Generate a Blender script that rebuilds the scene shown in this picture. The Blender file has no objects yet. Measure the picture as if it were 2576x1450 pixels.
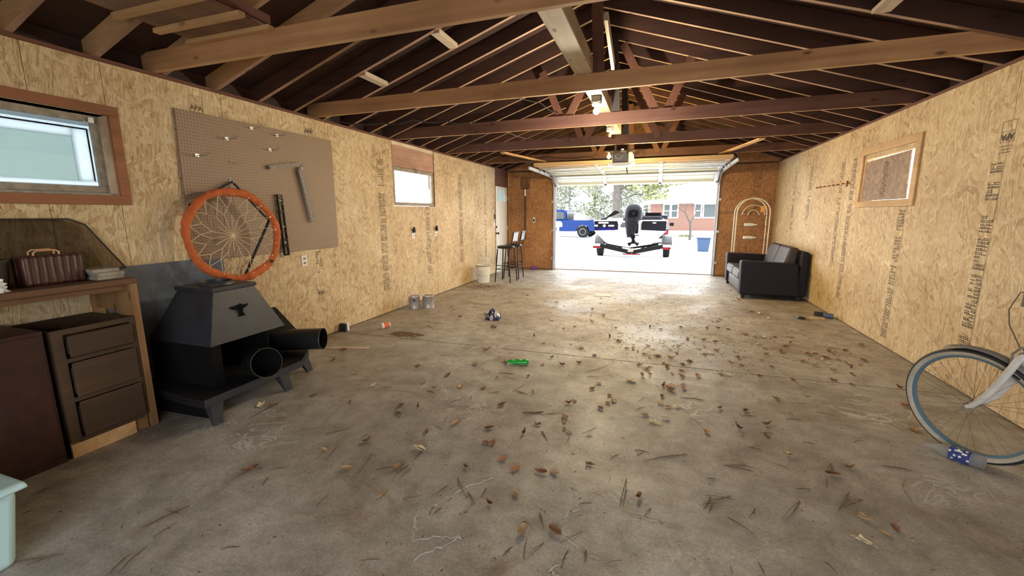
import bpy, bmesh, math, random
from mathutils import Vector, Matrix, noise
random.seed(7)
PI = math.pi
scn = bpy.context.scene
C = scn.collection
# ------------------------------------------------------------------ camera
cam = bpy.data.cameras.new('camera'); co = bpy.data.objects.new('camera', cam); C.objects.link(co)
cam.sensor_fit = 'HORIZONTAL'; cam.sensor_width = 36; cam.lens = 1065*36/2576; cam.clip_start = .02; cam.clip_end = 400
TH, YA, RO = .1745, .3292, -.0052
Fv = Vector((-math.sin(YA)*math.cos(TH), math.cos(YA)*math.cos(TH), -math.sin(TH)))
R0 = Vector((math.cos(YA), math.sin(YA), 0)); U0 = R0.cross(Fv)
Rv = R0*math.cos(RO)+U0*math.sin(RO); Uv = U0*math.cos(RO)-R0*math.sin(RO)
co.matrix_world = Matrix(((Rv.x, Uv.x, -Fv.x, 0), (Rv.y, Uv.y, -Fv.y, 0), (Rv.z, Uv.z, -Fv.z, 1.42), (0, 0, 0, 1)))
scn.camera = co
# ------------------------------------------------------------------ colour management and daylight
vs = scn.view_settings; vs.view_transform = 'Standard'; vs.look = 'None'; vs.gamma = 1; vs.use_curve_mapping = False
vs.exposure = 0.88
scn.cycles.use_denoising = True; scn.cycles.adaptive_threshold = .02
scn.cycles.max_bounces = 8; scn.cycles.diffuse_bounces = 5; scn.cycles.glossy_bounces = 4
scn.cycles.transmission_bounces = 6; scn.cycles.transparent_max_bounces = 12
scn.cycles.sample_clamp_indirect = 8
w = bpy.data.worlds.new('overcast_sky'); scn.world = w; w.use_nodes = True
w.node_tree.nodes['Background'].inputs[0].default_value = (.93, .97, 1, 1)
w.node_tree.nodes['Background'].inputs[1].default_value = SKY = 5.0
# ------------------------------------------------------------------ material helpers
def newmat(name):
    m = bpy.data.materials.new(name); m.use_nodes = True
    nt = m.node_tree; return m, nt, nt.nodes['Principled BSDF'], nt.nodes, nt.links
def plain(name, col, rough=.6, metal=0., bump=0., bscale=60, spec=None, vary=.0, vscale=6, emit=None, alpha=None, trans=0.):
    m, nt, b, N, L = newmat(name)
    b.inputs['Base Color'].default_value = (*col, 1); b.inputs['Roughness'].default_value = rough; b.inputs['Metallic'].default_value = metal
    if spec is not None: b.inputs['Specular IOR Level'].default_value = spec
    if trans: b.inputs['Transmission Weight'].default_value = trans
    if vary or bump:
        tc = N.new('ShaderNodeTexCoord')
    if vary:
        n = N.new('ShaderNodeTexNoise'); n.inputs['Scale'].default_value = vscale; n.inputs['Detail'].default_value = 6; n.inputs['Roughness'].default_value = .65
        L.new(tc.outputs['Object'], n.inputs['Vector'])
        r = N.new('ShaderNodeValToRGB'); r.color_ramp.elements[0].position = .3; r.color_ramp.elements[1].position = .7
        r.color_ramp.elements[0].color = (*[c*(1-vary) for c in col], 1); r.color_ramp.elements[1].color = (*[min(1, c*(1+vary)) for c in col], 1)
        L.new(n.outputs['Fac'], r.inputs[0]); L.new(r.outputs[0], b.inputs['Base Color'])
    if bump:
        n2 = N.new('ShaderNodeTexNoise'); n2.inputs['Scale'].default_value = bscale; n2.inputs['Detail'].default_value = 4
        L.new(tc.outputs['Object'], n2.inputs['Vector'])
        bp = N.new('ShaderNodeBump'); bp.inputs['Strength'].default_value = bump; bp.inputs['Distance'].default_value = .01
        L.new(n2.outputs['Fac'], bp.inputs['Height']); L.new(bp.outputs[0], b.inputs['Normal'])
    if emit: b.inputs['Emission Color'].default_value = (*emit[0], 1); b.inputs['Emission Strength'].default_value = emit[1]
    return m
def ramp(N, stops):
    r = N.new('ShaderNodeValToRGB'); cr = r.color_ramp
    while len(cr.elements) < len(stops): cr.elements.new(.5)
    for e, (p, c) in zip(cr.elements, stops): e.position = p; e.color = (*c, 1)
    return r
def wood(name, dark, light, scale=(3, 3, 3), axis='x', rough=.7, knots=True, gscale=1., bump=.15):
    """grain that runs along one axis of the object"""
    m, nt, b, N, L = newmat(name)
    tc = N.new('ShaderNodeTexCoord'); mp = N.new('ShaderNodeMapping')
    s = {'x': (.35, 9, 9), 'y': (9, .35, 9), 'z': (9, 9, .35)}[axis]
    mp.inputs['Scale'].default_value = [v*gscale for v in s]
    L.new(tc.outputs['Object'], mp.inputs[0])
    oi = N.new('ShaderNodeObjectInfo'); ad = N.new('ShaderNodeVectorMath'); ad.operation = 'MULTIPLY_ADD'
    ad.inputs[1].default_value = (1, 1, 1)
    cb = N.new('ShaderNodeCombineXYZ'); mu = N.new('ShaderNodeMath'); mu.operation = 'MULTIPLY'; mu.inputs[1].default_value = 37
    L.new(oi.outputs['Random'], mu.inputs[0])
    for i in range(3): L.new(mu.outputs[0], cb.inputs[i])
    L.new(mp.outputs[0], ad.inputs[0]); L.new(cb.outputs[0], ad.inputs[2])
    n = N.new('ShaderNodeTexNoise'); n.inputs['Scale'].default_value = 1.3; n.inputs['Detail'].default_value = 7; n.inputs['Roughness'].default_value = .7; n.inputs['Distortion'].default_value = .5
    L.new(ad.outputs[0], n.inputs['Vector'])
    r = ramp(N, [(.3, dark), (.7, light)]); L.new(n.outputs['Fac'], r.inputs[0]); out = r.outputs[0]
    # blotches
    n3 = N.new('ShaderNodeTexNoise'); n3.inputs['Scale'].default_value = 2.1; n3.inputs['Detail'].default_value = 3
    av = N.new('ShaderNodeVectorMath'); av.operation = 'ADD'; L.new(tc.outputs['Object'], av.inputs[0]); L.new(cb.outputs[0], av.inputs[1]); L.new(av.outputs[0], n3.inputs['Vector'])
    mx = N.new('ShaderNodeMix'); mx.data_type = 'RGBA'; mx.blend_type = 'MULTIPLY'; mx.inputs['Factor'].default_value = .55
    r3 = ramp(N, [(.35, (.55, .5, .45)), (.62, (1, 1, 1))]); L.new(n3.outputs['Fac'], r3.inputs[0])
    L.new(out, mx.inputs['A']); L.new(r3.outputs[0], mx.inputs['B']); out = mx.outputs['Result']
    if knots:
        v = N.new('ShaderNodeTexVoronoi'); mp2 = N.new('ShaderNodeMapping')
        mp2.inputs['Scale'].default_value = {'x': (3.2, 8, 8), 'y': (8, 3.2, 8), 'z': (8, 8, 3.2)}[axis]; v.inputs['Scale'].default_value = 1
        L.new(av.outputs[0], mp2.inputs[0]); L.new(mp2.outputs[0], v.inputs['Vector'])
        r4 = ramp(N, [(.05, (.10, .06, .04)), (.15, (1, 1, 1))]); L.new(v.outputs['Distance'], r4.inputs[0])
        mx2 = N.new('ShaderNodeMix'); mx2.data_type = 'RGBA'; mx2.blend_type = 'MULTIPLY'; mx2.inputs['Factor'].default_value = .8
        L.new(out, mx2.inputs['A']); L.new(r4.outputs[0], mx2.inputs['B']); out = mx2.outputs['Result']
    L.new(out, b.inputs['Base Color']); b.inputs['Roughness'].default_value = rough
    bp = N.new('ShaderNodeBump'); bp.inputs['Strength'].default_value = bump; bp.inputs['Distance'].default_value = .004
    L.new(n.outputs['Fac'], bp.inputs['Height']); L.new(bp.outputs[0], b.inputs['Normal'])
    return m
def osb(name, stops, fl=1.0):
    """pressed strands: five layers of elongated cells at different angles, each covering part of the one below"""
    m, nt, b, N, L = newmat(name)
    tc = N.new('ShaderNodeTexCoord'); sp = N.new('ShaderNodeSeparateXYZ'); L.new(tc.outputs['Object'], sp.inputs[0])
    a = N.new('ShaderNodeMath'); a.operation = 'ADD'; L.new(sp.outputs[0], a.inputs[0]); L.new(sp.outputs[1], a.inputs[1])
    cb = N.new('ShaderNodeCombineXYZ'); L.new(a.outputs[0], cb.inputs[0]); L.new(sp.outputs[2], cb.inputs[1])
    nz = N.new('ShaderNodeTexNoise'); nz.inputs['Scale'].default_value = 9; nz.inputs['Detail'].default_value = 2; L.new(cb.outputs[0], nz.inputs['Vector'])
    ds = N.new('ShaderNodeVectorMath'); ds.operation = 'MULTIPLY_ADD'; ds.inputs[1].default_value = (.014, .014, 0)
    L.new(nz.outputs['Color'], ds.inputs[0]); L.new(cb.outputs[0], ds.inputs[2])
    val = None; grain = None
    for i, (ang, ln, wd, cover) in enumerate([(90, .22, .018, 0), (66, .14, .016, .45), (108, .13, .014, .45), (84, .16, .010, .5), (32, .09, .026, .80), (-28, .07, .030, .86), (75, .05, .034, .88)]):
        mp = N.new('ShaderNodeMapping'); mp.vector_type = 'POINT'; rt = N.new('ShaderNodeVectorRotate'); rt.rotation_type = 'Z_AXIS'
        rt.inputs['Angle'].default_value = -math.radians(ang); L.new(ds.outputs[0], rt.inputs['Vector'])
        mp.inputs['Scale'].default_value = (1/(ln*fl), 1/(wd*fl), 1); mp.inputs['Location'].default_value = (i*3.7, i*9.1, 0)
        L.new(rt.outputs[0], mp.inputs[0])
        v = N.new('ShaderNodeTexVoronoi'); v.voronoi_dimensions = '2D'; v.inputs['Scale'].default_value = 1; v.inputs['Randomness'].default_value = .9
        L.new(mp.outputs[0], v.inputs['Vector'])
        sc = N.new('ShaderNodeSeparateColor'); L.new(v.outputs['Color'], sc.inputs[0])
        if val is None: val = sc.outputs[0]
        else:
            g = N.new('ShaderNodeMath'); g.operation = 'GREATER_THAN'; g.inputs[1].default_value = cover; L.new(sc.outputs[1], g.inputs[0])
            mx = N.new('ShaderNodeMix'); L.new(g.outputs[0], mx.inputs['Factor']); L.new(val, mx.inputs['A']); L.new(sc.outputs[0], mx.inputs['B']); val = mx.outputs['Result']
    # fine fibre
    mp = N.new('ShaderNodeMapping'); mp.inputs['Scale'].default_value = (140, 16, 1); L.new(ds.outputs[0], mp.inputs[0])
    n = N.new('ShaderNodeTexNoise'); n.noise_dimensions = '2D'; n.inputs['Scale'].default_value = 1; n.inputs['Detail'].default_value = 5; L.new(mp.outputs[0], n.inputs['Vector'])
    bl = N.new('ShaderNodeTexNoise'); bl.inputs['Scale'].default_value = 1.6; bl.inputs['Detail'].default_value = 4; L.new(cb.outputs[0], bl.inputs['Vector'])
    m1 = N.new('ShaderNodeMath'); m1.operation = 'MULTIPLY_ADD'; m1.inputs[1].default_value = .40; L.new(val, m1.inputs[0]); 
    m2 = N.new('ShaderNodeMath'); m2.operation = 'MULTIPLY'; m2.inputs[1].default_value = .60; L.new(n.outputs['Fac'], m2.inputs[0]); L.new(m2.outputs[0], m1.inputs[2])
    m3 = N.new('ShaderNodeMath'); m3.operation = 'MULTIPLY_ADD'; m3.inputs[1].default_value = .62; m3.inputs[2].default_value = -.31; L.new(bl.outputs['Fac'], m3.inputs[0])
    m4 = N.new('ShaderNodeMath'); m4.operation = 'ADD'; L.new(m1.outputs[0], m4.inputs[0]); L.new(m3.outputs[0], m4.inputs[1])
    r = ramp(N, stops); L.new(m4.outputs[0], r.inputs[0])
    # dark bark flecks
    sv = N.new('ShaderNodeTexVoronoi'); sv.voronoi_dimensions = '2D'; sv.inputs['Scale'].default_value = 1
    mpf = N.new('ShaderNodeMapping'); mpf.inputs['Scale'].default_value = (31, 11, 1); L.new(ds.outputs[0], mpf.inputs[0]); L.new(mpf.outputs[0], sv.inputs['Vector'])
    rf = ramp(N, [(.02, (.2, .12, .07)), (.085, (1, 1, 1))]); L.new(sv.outputs['Distance'], rf.inputs[0])
    mx = N.new('ShaderNodeMix'); mx.data_type = 'RGBA'; mx.blend_type = 'MULTIPLY'; mx.inputs['Factor'].default_value = .7
    L.new(r.outputs[0], mx.inputs['A']); L.new(rf.outputs[0], mx.inputs['B'])
    L.new(mx.outputs['Result'], b.inputs['Base Color']); b.inputs['Roughness'].default_value = .62
    bp = N.new('ShaderNodeBump'); bp.inputs['Strength'].default_value = .25; bp.inputs['Distance'].default_value = .003
    L.new(m1.outputs[0], bp.inputs['Height']); L.new(bp.outputs[0], b.inputs['Normal'])
    return m
OSB = osb('osb_panel', [(.10, (.21, .118, .05)), (.28, (.40, .262, .128)), (.50, (.54, .40, .225)), (.70, (.63, .50, .31)), (.82, (.71, .59, .40)), (.93, (.85, .76, .59))])
OSBSHADE = osb('osb_panel_backlit', [(.12, (.14, .06, .025)), (.4, (.30, .135, .052)), (.65, (.42, .21, .085)), (.9, (.56, .33, .16))], .8)  # back wall and gable OSB, browner to paint in their backlit shade
OSBG = osb('osb_panel_grey', [(.12, (.13, .08, .06)), (.4, (.25, .165, .115)), (.65, (.36, .25, .175)), (.9, (.46, .34, .25))])
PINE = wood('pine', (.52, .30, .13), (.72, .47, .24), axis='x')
PINEY = wood('pine_y', (.52, .32, .16), (.74, .53, .31), axis='y')
RLIT = wood('rafter_lit_underside', (.30, .18, .115), (.46, .30, .20), axis='x')  # paler tone on rafter undersides paints in light bounced from the floor
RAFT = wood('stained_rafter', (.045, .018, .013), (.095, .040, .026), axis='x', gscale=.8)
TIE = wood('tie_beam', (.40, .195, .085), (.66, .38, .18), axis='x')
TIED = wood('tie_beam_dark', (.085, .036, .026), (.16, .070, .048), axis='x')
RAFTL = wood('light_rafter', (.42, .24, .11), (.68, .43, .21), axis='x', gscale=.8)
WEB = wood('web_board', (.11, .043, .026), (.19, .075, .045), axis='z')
WEBD = plain('dark_web', (.035, .028, .03), .7)
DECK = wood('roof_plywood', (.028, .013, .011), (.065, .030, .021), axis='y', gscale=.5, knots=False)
TIMB = wood('weathered_timber', (.50, .40, .27), (.84, .74, .57), axis='y', gscale=.9)
PINK = wood('pinkish_header', (.36, .19, .13), (.55, .33, .24), axis='y')
TRIMB = wood('brown_trim', (.22, .085, .036), (.36, .145, .062), axis='y', knots=False)
GREYW = plain('weathered_grey_paint', (.30, .255, .20), .7, vary=.35, vscale=18)
WHITE = plain('white_paint', (.78, .78, .76), .45)
WHITEP = plain('white_plastic', (.75, .77, .76), .35)
BLACK = plain('black_metal', (.012, .012, .012), .55)
BLACKG = plain('black_gloss', (.01, .01, .012), .2)
RUST = plain('brown_board_edge', (.13, .05, .03), .8)
STEEL = plain('galvanised_steel', (.55, .57, .58), .38, .85, vary=.15)
CHROME = plain('chrome', (.7, .7, .7), .18, 1)
INK = plain('stamp_ink', (.06, .045, .05), .8)
INKL = plain('faded_stamp_ink', (.17, .10, .06), .8)
# ------------------------------------------------------------------ geometry helpers
class MB:
    def __init__(s): s.bm = bmesh.new(); s.mats = []; s.cur = 0
    def mat(s, m):
        if m not in s.mats: s.mats.append(m)
        s.cur = s.mats.index(m); return s
    def face(s, vs):
        try: f = s.bm.faces.new(vs); f.material_index = s.cur; return f
        except ValueError: return None
    def hexa(s, p):
        v = [s.bm.verts.new(q) for q in p]
        for i in ((0, 3, 2, 1), (4, 5, 6, 7), (0, 1, 5, 4), (1, 2, 6, 5), (2, 3, 7, 6), (3, 0, 4, 7)): s.face([v[j] for j in i])
        return s
    def box(s, x0, x1, y0, y1, z0, z1):
        return s.hexa([(x0, y0, z0), (x1, y0, z0), (x1, y1, z0), (x0, y1, z0), (x0, y0, z1), (x1, y0, z1), (x1, y1, z1), (x0, y1, z1)])
    def bar(s, p, q, w, h, up=(0, 0, 1)):
        p = Vector(p); q = Vector(q); d = (q-p).normalized(); u = Vector(up); r = d.cross(u)
        if r.length < 1e-4: r = d.cross(Vector((1, 0, 0)))
        r.normalize(); u = r.cross(d); r *= w/2; u *= h/2
        return s.hexa([p-r-u, p+r-u, q+r-u, q-r-u, p-r+u, p+r+u, q+r+u, q-r+u])
    def tube(s, pts, rad, n=8, cap=True, closed=False):
        pts = [Vector(p) for p in pts]; rs = rad if isinstance(rad, (list, tuple)) else [rad]*len(pts); rings = []
        prev = None
        for i, p in enumerate(pts):
            if closed: d = pts[(i+1) % len(pts)]-pts[i-1]
            else: d = pts[min(i+1, len(pts)-1)]-pts[max(i-1, 0)]
            d.normalize()
            if prev is None:
                a = d.cross(Vector((0, 0, 1)))
                if a.length < .05: a = d.cross(Vector((1, 0, 0)))
            else: a = prev-d*prev.dot(d)
            a.normalize(); prev = a; c = d.cross(a)
            rings.append([s.bm.verts.new(p+(a*math.cos(2*PI*k/n)+c*math.sin(2*PI*k/n))*rs[i]) for k in range(n)])
        m = len(rings)
        for i in range(m if closed else m-1):
            A, B = rings[i], rings[(i+1) % m]
            off = 0
            if closed and i == m-1:
                off = min(range(n), key=lambda o: (A[0].co-B[o].co).length)
            for k in range(n): s.face([A[k], A[(k+1) % n], B[(k+1+off) % n], B[(k+off) % n]])
        if cap and not closed: s.face(rings[0][::-1]); s.face(rings[-1])
        return s
    def lathe(s, prof, c=(0, 0, 0), n=24, M=None, caps=(True, True)):
        rings = []
        for r, z in prof:
            ring = []
            for k in range(n):
                v = Vector((r*math.cos(2*PI*k/n), r*math.sin(2*PI*k/n), z))
                if M: v = M @ v
                ring.append(s.bm.verts.new(v+Vector(c)))
            rings.append(ring)
        for A, B in zip(rings, rings[1:]):
            for k in range(n): s.face([A[k], A[(k+1) % n], B[(k+1) % n], B[k]])
        if caps[0]: s.face(rings[0][::-1])
        if caps[1]: s.face(rings[-1])
        return s
    def prism(s, poly, f, d):
        """poly: 2d points, f maps (a,b)->3d base, d: extrusion vector"""
        d = Vector(d); A = [s.bm.verts.new(Vector(f(*p))) for p in poly]; B = [s.bm.verts.new(v.co+d) for v in A]
        s.face(A[::-1]); s.face(B); n = len(A)
        for i in range(n): s.face([A[i], A[(i+1) % n], B[(i+1) % n], B[i]])
        return s
    def xform(s, M):
        bmesh.ops.transform(s.bm, matrix=M, verts=s.bm.verts); return s
    def build(s, name, mat=None, parent=None, bevel=0, smooth=False, seg=2, subsurf=0, keep=False):
        bmesh.ops.recalc_face_normals(s.bm, faces=s.bm.faces)
        co_ = [v.co for v in s.bm.verts]
        if keep: o0 = Vector((0, 0, 0))
        else: o0 = Vector(((min(v.x for v in co_)+max(v.x for v in co_))/2, (min(v.y for v in co_)+max(v.y for v in co_))/2, min(v.z for v in co_)))
        for v in s.bm.verts: v.co -= o0
        me = bpy.data.meshes.new(name); s.bm.to_mesh(me); s.bm.free()
        if s.mats:
            for m in s.mats: me.materials.append(m)
        elif mat: me.materials.append(mat)
        if smooth:
            for p in me.polygons: p.use_smooth = True
            try: me.set_sharp_from_angle(angle=math.radians(40))
            except Exception: pass
        o = bpy.data.objects.new(name, me); C.objects.link(o)
        pw = Vector((0, 0, 0)); pp = parent
        while pp is not None: pw += Vector(pp.location); pp = pp.parent
        o.location = o0-pw
        if parent: o.parent = parent
        if bevel:
            b = o.modifiers.new('bevel', 'BEVEL'); b.width = bevel; b.segments = seg; b.limit_method = 'ANGLE'; b.angle_limit = math.radians(35)
        if subsurf:
            b = o.modifiers.new('subsurf', 'SUBSURF'); b.levels = subsurf; b.render_levels = subsurf
        return o
def tag(o, label=None, cat=None, group=None, kind=None):
    if label: o['label'] = label
    if cat: o['category'] = cat
    if group: o['group'] = group
    if kind: o['kind'] = kind
    return o
def empty(name, loc, label=None, cat=None, group=None):
    o = bpy.data.objects.new(name, None); C.objects.link(o); o.location = loc; o.empty_display_size = .1
    return tag(o, label, cat, group)
def S(o): o['kind'] = 'structure'; return o
def copy_tree(o, parent=None):
    c = o.copy(); C.objects.link(c); c.parent = parent
    for ch in list(o.children): copy_tree(ch, c)
    return c
def torus_pts(c, a, b, R, n=48):
    c = Vector(c); a = Vector(a); b = Vector(b)
    return [c+a*R*math.cos(2*PI*k/n)+b*R*math.sin(2*PI*k/n) for k in range(n)]
def text_obj(txt, name, mat, size, M, parent=None, ext=.0008, bold=0):
    cu = bpy.data.curves.new('t', 'FONT'); cu.body = txt; cu.size = size; cu.extrude = ext; cu.align_x = 'CENTER'; cu.align_y = 'CENTER'; cu.resolution_u = 2; cu.offset = bold
    t = bpy.data.objects.new('t', cu); C.objects.link(t); dg = bpy.context.evaluated_depsgraph_get(); dg.update()
    me = bpy.data.meshes.new_from_object(t.evaluated_get(dg)); bpy.data.objects.remove(t)
    me.transform(M); b = MB(); b.bm.from_mesh(me); bpy.data.meshes.remove(me)
    return b.build(name, mat, parent)
XL, XR, YB, H = -3.652, 2.34, 10.516, 2.477
XC = (XL+XR)/2; PIT = 1/3
def roofz(x): return 2.49+PIT*(min(x-XL, XR-x))
# ------------------------------------------------------------------ floor
def concrete():
    m, nt, b, N, L = newmat('worn_concrete')
    tc = N.new('ShaderNodeTexCoord')
    def noise_(sc, det=6, rough=.6, dist=0, sx=(1, 1, 1)):
        mp = N.new('ShaderNodeMapping'); mp.inputs['Scale'].default_value = sx; L.new(tc.outputs['Object'], mp.inputs[0])
        n = N.new('ShaderNodeTexNoise'); n.inputs['Scale'].default_value = sc; n.inputs['Detail'].default_value = det; n.inputs['Roughness'].default_value = rough; n.inputs['Distortion'].default_value = dist
        L.new(mp.outputs[0], n.inputs['Vector']); return n.outputs['Fac']
    big = noise_(.75, 7, .62, .6); mid = noise_(5, 8, .7, .3); fine = noise_(70, 5, .75)
    r = ramp(N, [(.3, (.26, .215, .175)), (.5, (.355, .32, .28)), (.68, (.435, .415, .375))]); L.new(big, r.inputs[0])
    r2 = ramp(N, [(.3, (.48, .45, .42)), (.62, (1.08, 1.08, 1.08))]); L.new(mid, r2.inputs[0])
    r3 = ramp(N, [(.3, (.6, .58, .56)), (.6, (1.1, 1.1, 1.1))]); L.new(fine, r3.inputs[0])
    def mul(a, c, f=1.):
        mx = N.new('ShaderNodeMix'); mx.data_type = 'RGBA'; mx.blend_type = 'MULTIPLY'; mx.inputs['Factor'].default_value = f
        L.new(a, mx.inputs['A']); L.new(c, mx.inputs['B']); return mx.outputs['Result']
    c = mul(mul(r.outputs[0], r2.outputs[0], .85), r3.outputs[0], .8)
    # pitted specks
    v = N.new('ShaderNodeTexVoronoi'); v.inputs['Scale'].default_value = 26; L.new(tc.outputs['Object'], v.inputs['Vector'])
    rv = ramp(N, [(.05, (.3, .26, .22)), (.11, (1, 1, 1))]); L.new(v.outputs['Distance'], rv.inputs[0]); c = mul(c, rv.outputs[0], .75)
    # rusty brown stain patches
    st = noise_(1.3, 4, .6, .8, (1, 1.7, 1)); rs = ramp(N, [(.58, (1, 1, 1)), (.72, (.62, .47, .36))]); L.new(st, rs.inputs[0]); c = mul(c, rs.outputs[0], .8)
    # pale efflorescence
    e1 = noise_(3.2, 3, .6, 1.2); e2 = noise_(.9, 2)
    ab = N.new('ShaderNodeMath'); ab.operation = 'SUBTRACT'; ab.inputs[1].default_value = .5; L.new(e1, ab.inputs[0])
    a2 = N.new('ShaderNodeMath'); a2.operation = 'ABSOLUTE'; L.new(ab.outputs[0], a2.inputs[0])
    re = ramp(N, [(.004, (1, 1, 1)), (.02, (0, 0, 0))]); L.new(a2.outputs[0], re.inputs[0])
    rm = ramp(N, [(.55, (0, 0, 0)), (.66, (1, 1, 1))]); L.new(e2, rm.inputs[0]); em = mul(re.outputs[0], rm.outputs[0])
    mx = N.new('ShaderNodeMix'); mx.data_type = 'RGBA'; L.new(em, mx.inputs['Factor']); L.new(c, mx.inputs['A']); mx.inputs['B'].default_value = (.48, .47, .44, 1); c = mx.outputs['Result']
    L.new(c, b.inputs['Base Color'])
    rr = ramp(N, [(.35, (.40, .40, .40)), (.6, (.68, .68, .68))]); L.new(noise_(1.1, 5, .6, .5), rr.inputs[0]); L.new(rr.outputs[0], b.inputs['Roughness'])
    bp = N.new('ShaderNodeBump'); bp.inputs['Strength'].default_value = .35; bp.inputs['Distance'].default_value = .004; L.new(fine, bp.inputs['Height']); 
    bp2 = N.new('ShaderNodeBump'); bp2.inputs['Strength'].default_value = .3; bp2.inputs['Distance'].default_value = .02; L.new(mid, bp2.inputs['Height']); L.new(bp.outputs[0], bp2.inputs['Normal'])
    L.new(bp2.outputs[0], b.inputs['Normal'])
    return m
CONC = concrete(); JOINT = plain('joint_dirt', (.11, .075, .05), .95)
f = MB(); f.mat(CONC); Y0 = -2.2
f.box(XL-.1, XR+.1, Y0, 4.066, -.12, 0); f.box(XL-.1, XR+.1, 4.078, YB+.28, -.12, 0)
f.mat(JOINT); f.box(XL-.1, XR+.1, 4.066, 4.078, -.1, -.004)
S(f.build('floor', keep=True))
# wandering hairline cracks, thin raised grit in them
def crack(pts, r, name, mat, label):
    r *= .45
    b = MB(); P = []
    for (a, c) in zip(pts, pts[1:]):
        n = 10
        for i in range(n):
            t = i/n; P.append((a[0]+(c[0]-a[0])*t+random.uniform(-.012, .012), a[1]+(c[1]-a[1])*t+random.uniform(-.012, .012)))
    for p, q in zip(P, P[1:]):
        ww = r*random.uniform(.4, 1.6); d = Vector((q[0]-p[0], q[1]-p[1])); 
        if d.length < 1e-4: continue
        nn = Vector((-d.y, d.x)).normalized()*ww
        b.face([b.bm.verts.new((p[0]-nn.x, p[1]-nn.y, .0015)), b.bm.verts.new((q[0]-nn.x, q[1]-nn.y, .0015)), b.bm.verts.new((q[0]+nn.x, q[1]+nn.y, .0015)), b.bm.verts.new((p[0]+nn.x, p[1]+nn.y, .0015))])
    o = b.build(name, mat); return tag(o, label, None, kind='structure')
EFF = plain('pale_mineral_bloom', (.46, .45, .42), .9)
crack([(-.36, 2.02), (-.30, 1.85), (-.38, 1.72), (-.26, 1.6), (-.33, 1.45), (-.22, 1.38), (-.21, 1.25), (-.25, 1.1), (-.2, 1.0)], .008, 'trim_1', EFF, 'pale winding mineral line on the near concrete')
crack([(-.78, 1.95), (-.9, 1.8), (-.98, 1.62)], .012, 'trim_2', EFF, 'short pale mineral streak on the concrete')
crack([(-1.02, 1.55), (-.95, 1.42), (-.75, 1.5), (-.9, 1.3)], .009, 'trim_3', EFF, 'pale mineral patch on the near concrete')
# ------------------------------------------------------------------ walls
def panels(b, spans, z0, z1, axis, c0, c1, gap=.004):
    for a, e in spans:
        if axis == 'y': b.box(c0, c1, a+gap/2, e-gap/2, z0, z1)
        else: b.box(a+gap/2, e-gap/2, c0, c1, z0, z1)
T = .012
wl = MB(); wl.mat(OSB)
xa, xb = XL-T, XL
panels(wl, [(Y0, -.84), (-.84, .40)], .012, 2.452, 'y', xa, xb)
panels(wl, [(.40, .98)], .012, 2.452, 'y', xa, xb)
panels(wl, [(.98, 1.64), (1.64, 2.03)], 2.10, 2.452, 'y', xa, xb); panels(wl, [(.98, 1.64), (1.64, 2.03)], .012, 1.55, 'y', xa, xb)
panels(wl, [(2.03, 2.88), (2.88, 4.11), (4.11, 5.40)], .012, 2.452, 'y', xa, xb)
panels(wl, [(5.40, 6.615)], .012, 1.54, 'y', xa, xb); panels(wl, [(6.62, 8.17), (8.17, 9.49)], .012, 2.452, 'y', xa, xb); panels(wl, [(10.42, YB)], .012, 2.452, 'y', xa, xb)
wl.mat(RUST)
for a, e, z0, z1 in [(Y0, .98, 0, H), (.98, 2.03, 2.1, H), (.98, 2.03, 0, 1.55), (2.03, 5.41, 0, H), (5.41, 6.6, 0, 1.54), (6.6, 9.49, 0, H), (9.49, 10.42, 2.09, H), (10.42, YB+.1, 0, H)]:
    wl.box(XL-.11, XL-T-.0005, a, e, z0, z1)
wl.box(XL-.11, XL-.0005, Y0, YB, 2.455, 2.48)
wlo = S(wl.build('wall_left', keep=True))
wr = MB(); wr.mat(OSB)
xa, xb = XR, XR+T
for a, e in [(Y0, -.83), (-.83, .41), (.41, 1.65), (1.65, 2.9), (2.9, 4.13), (4.13, 5.33)]: panels(wr, [(a, e)], .012, 2.452, 'y', xa, xb)
for a, e in [(5.33, 5.70), (5.70, 6.39)]: panels(wr, [(a, e)], .012, 1.53, 'y', xa, xb); panels(wr, [(a, e)], 2.045, 2.452, 'y', xa, xb)
for a, e in [(6.39, 6.93), (6.93, 8.16), (8.16, 9.4), (9.4, YB)]: panels(wr, [(a, e)], .012, 2.452, 'y', xa, xb)
wr.mat(RUST)
for a, e, z0, z1 in [(Y0, 5.33, 0, H), (5.33, 6.39, 2.045, H), (5.33, 6.39, 0, 1.53), (6.39, YB+.1, 0, H)]: wr.box(XR+T+.0005, XR+.11, a, e, z0, z1)
wr.box(XR+.0005, XR+.11, Y0, YB, 2.455, 2.48)
wro = S(wr.build('wall_right', keep=True))
DX0, DX1, DH = -2.44, 1.205, 2.09
wb = MB(); wb.mat(OSBSHADE)
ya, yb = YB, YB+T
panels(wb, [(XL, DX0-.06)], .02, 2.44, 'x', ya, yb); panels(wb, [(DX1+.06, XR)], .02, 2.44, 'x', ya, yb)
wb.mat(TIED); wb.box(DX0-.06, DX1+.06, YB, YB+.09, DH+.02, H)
wb.mat(RUST); wb.box(XL-.1, DX0-.06, YB+T+.0005, YB+.11, 0, H); wb.box(DX1+.06, XR+.1, YB+T+.0005, YB+.11, 0, H)
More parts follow.
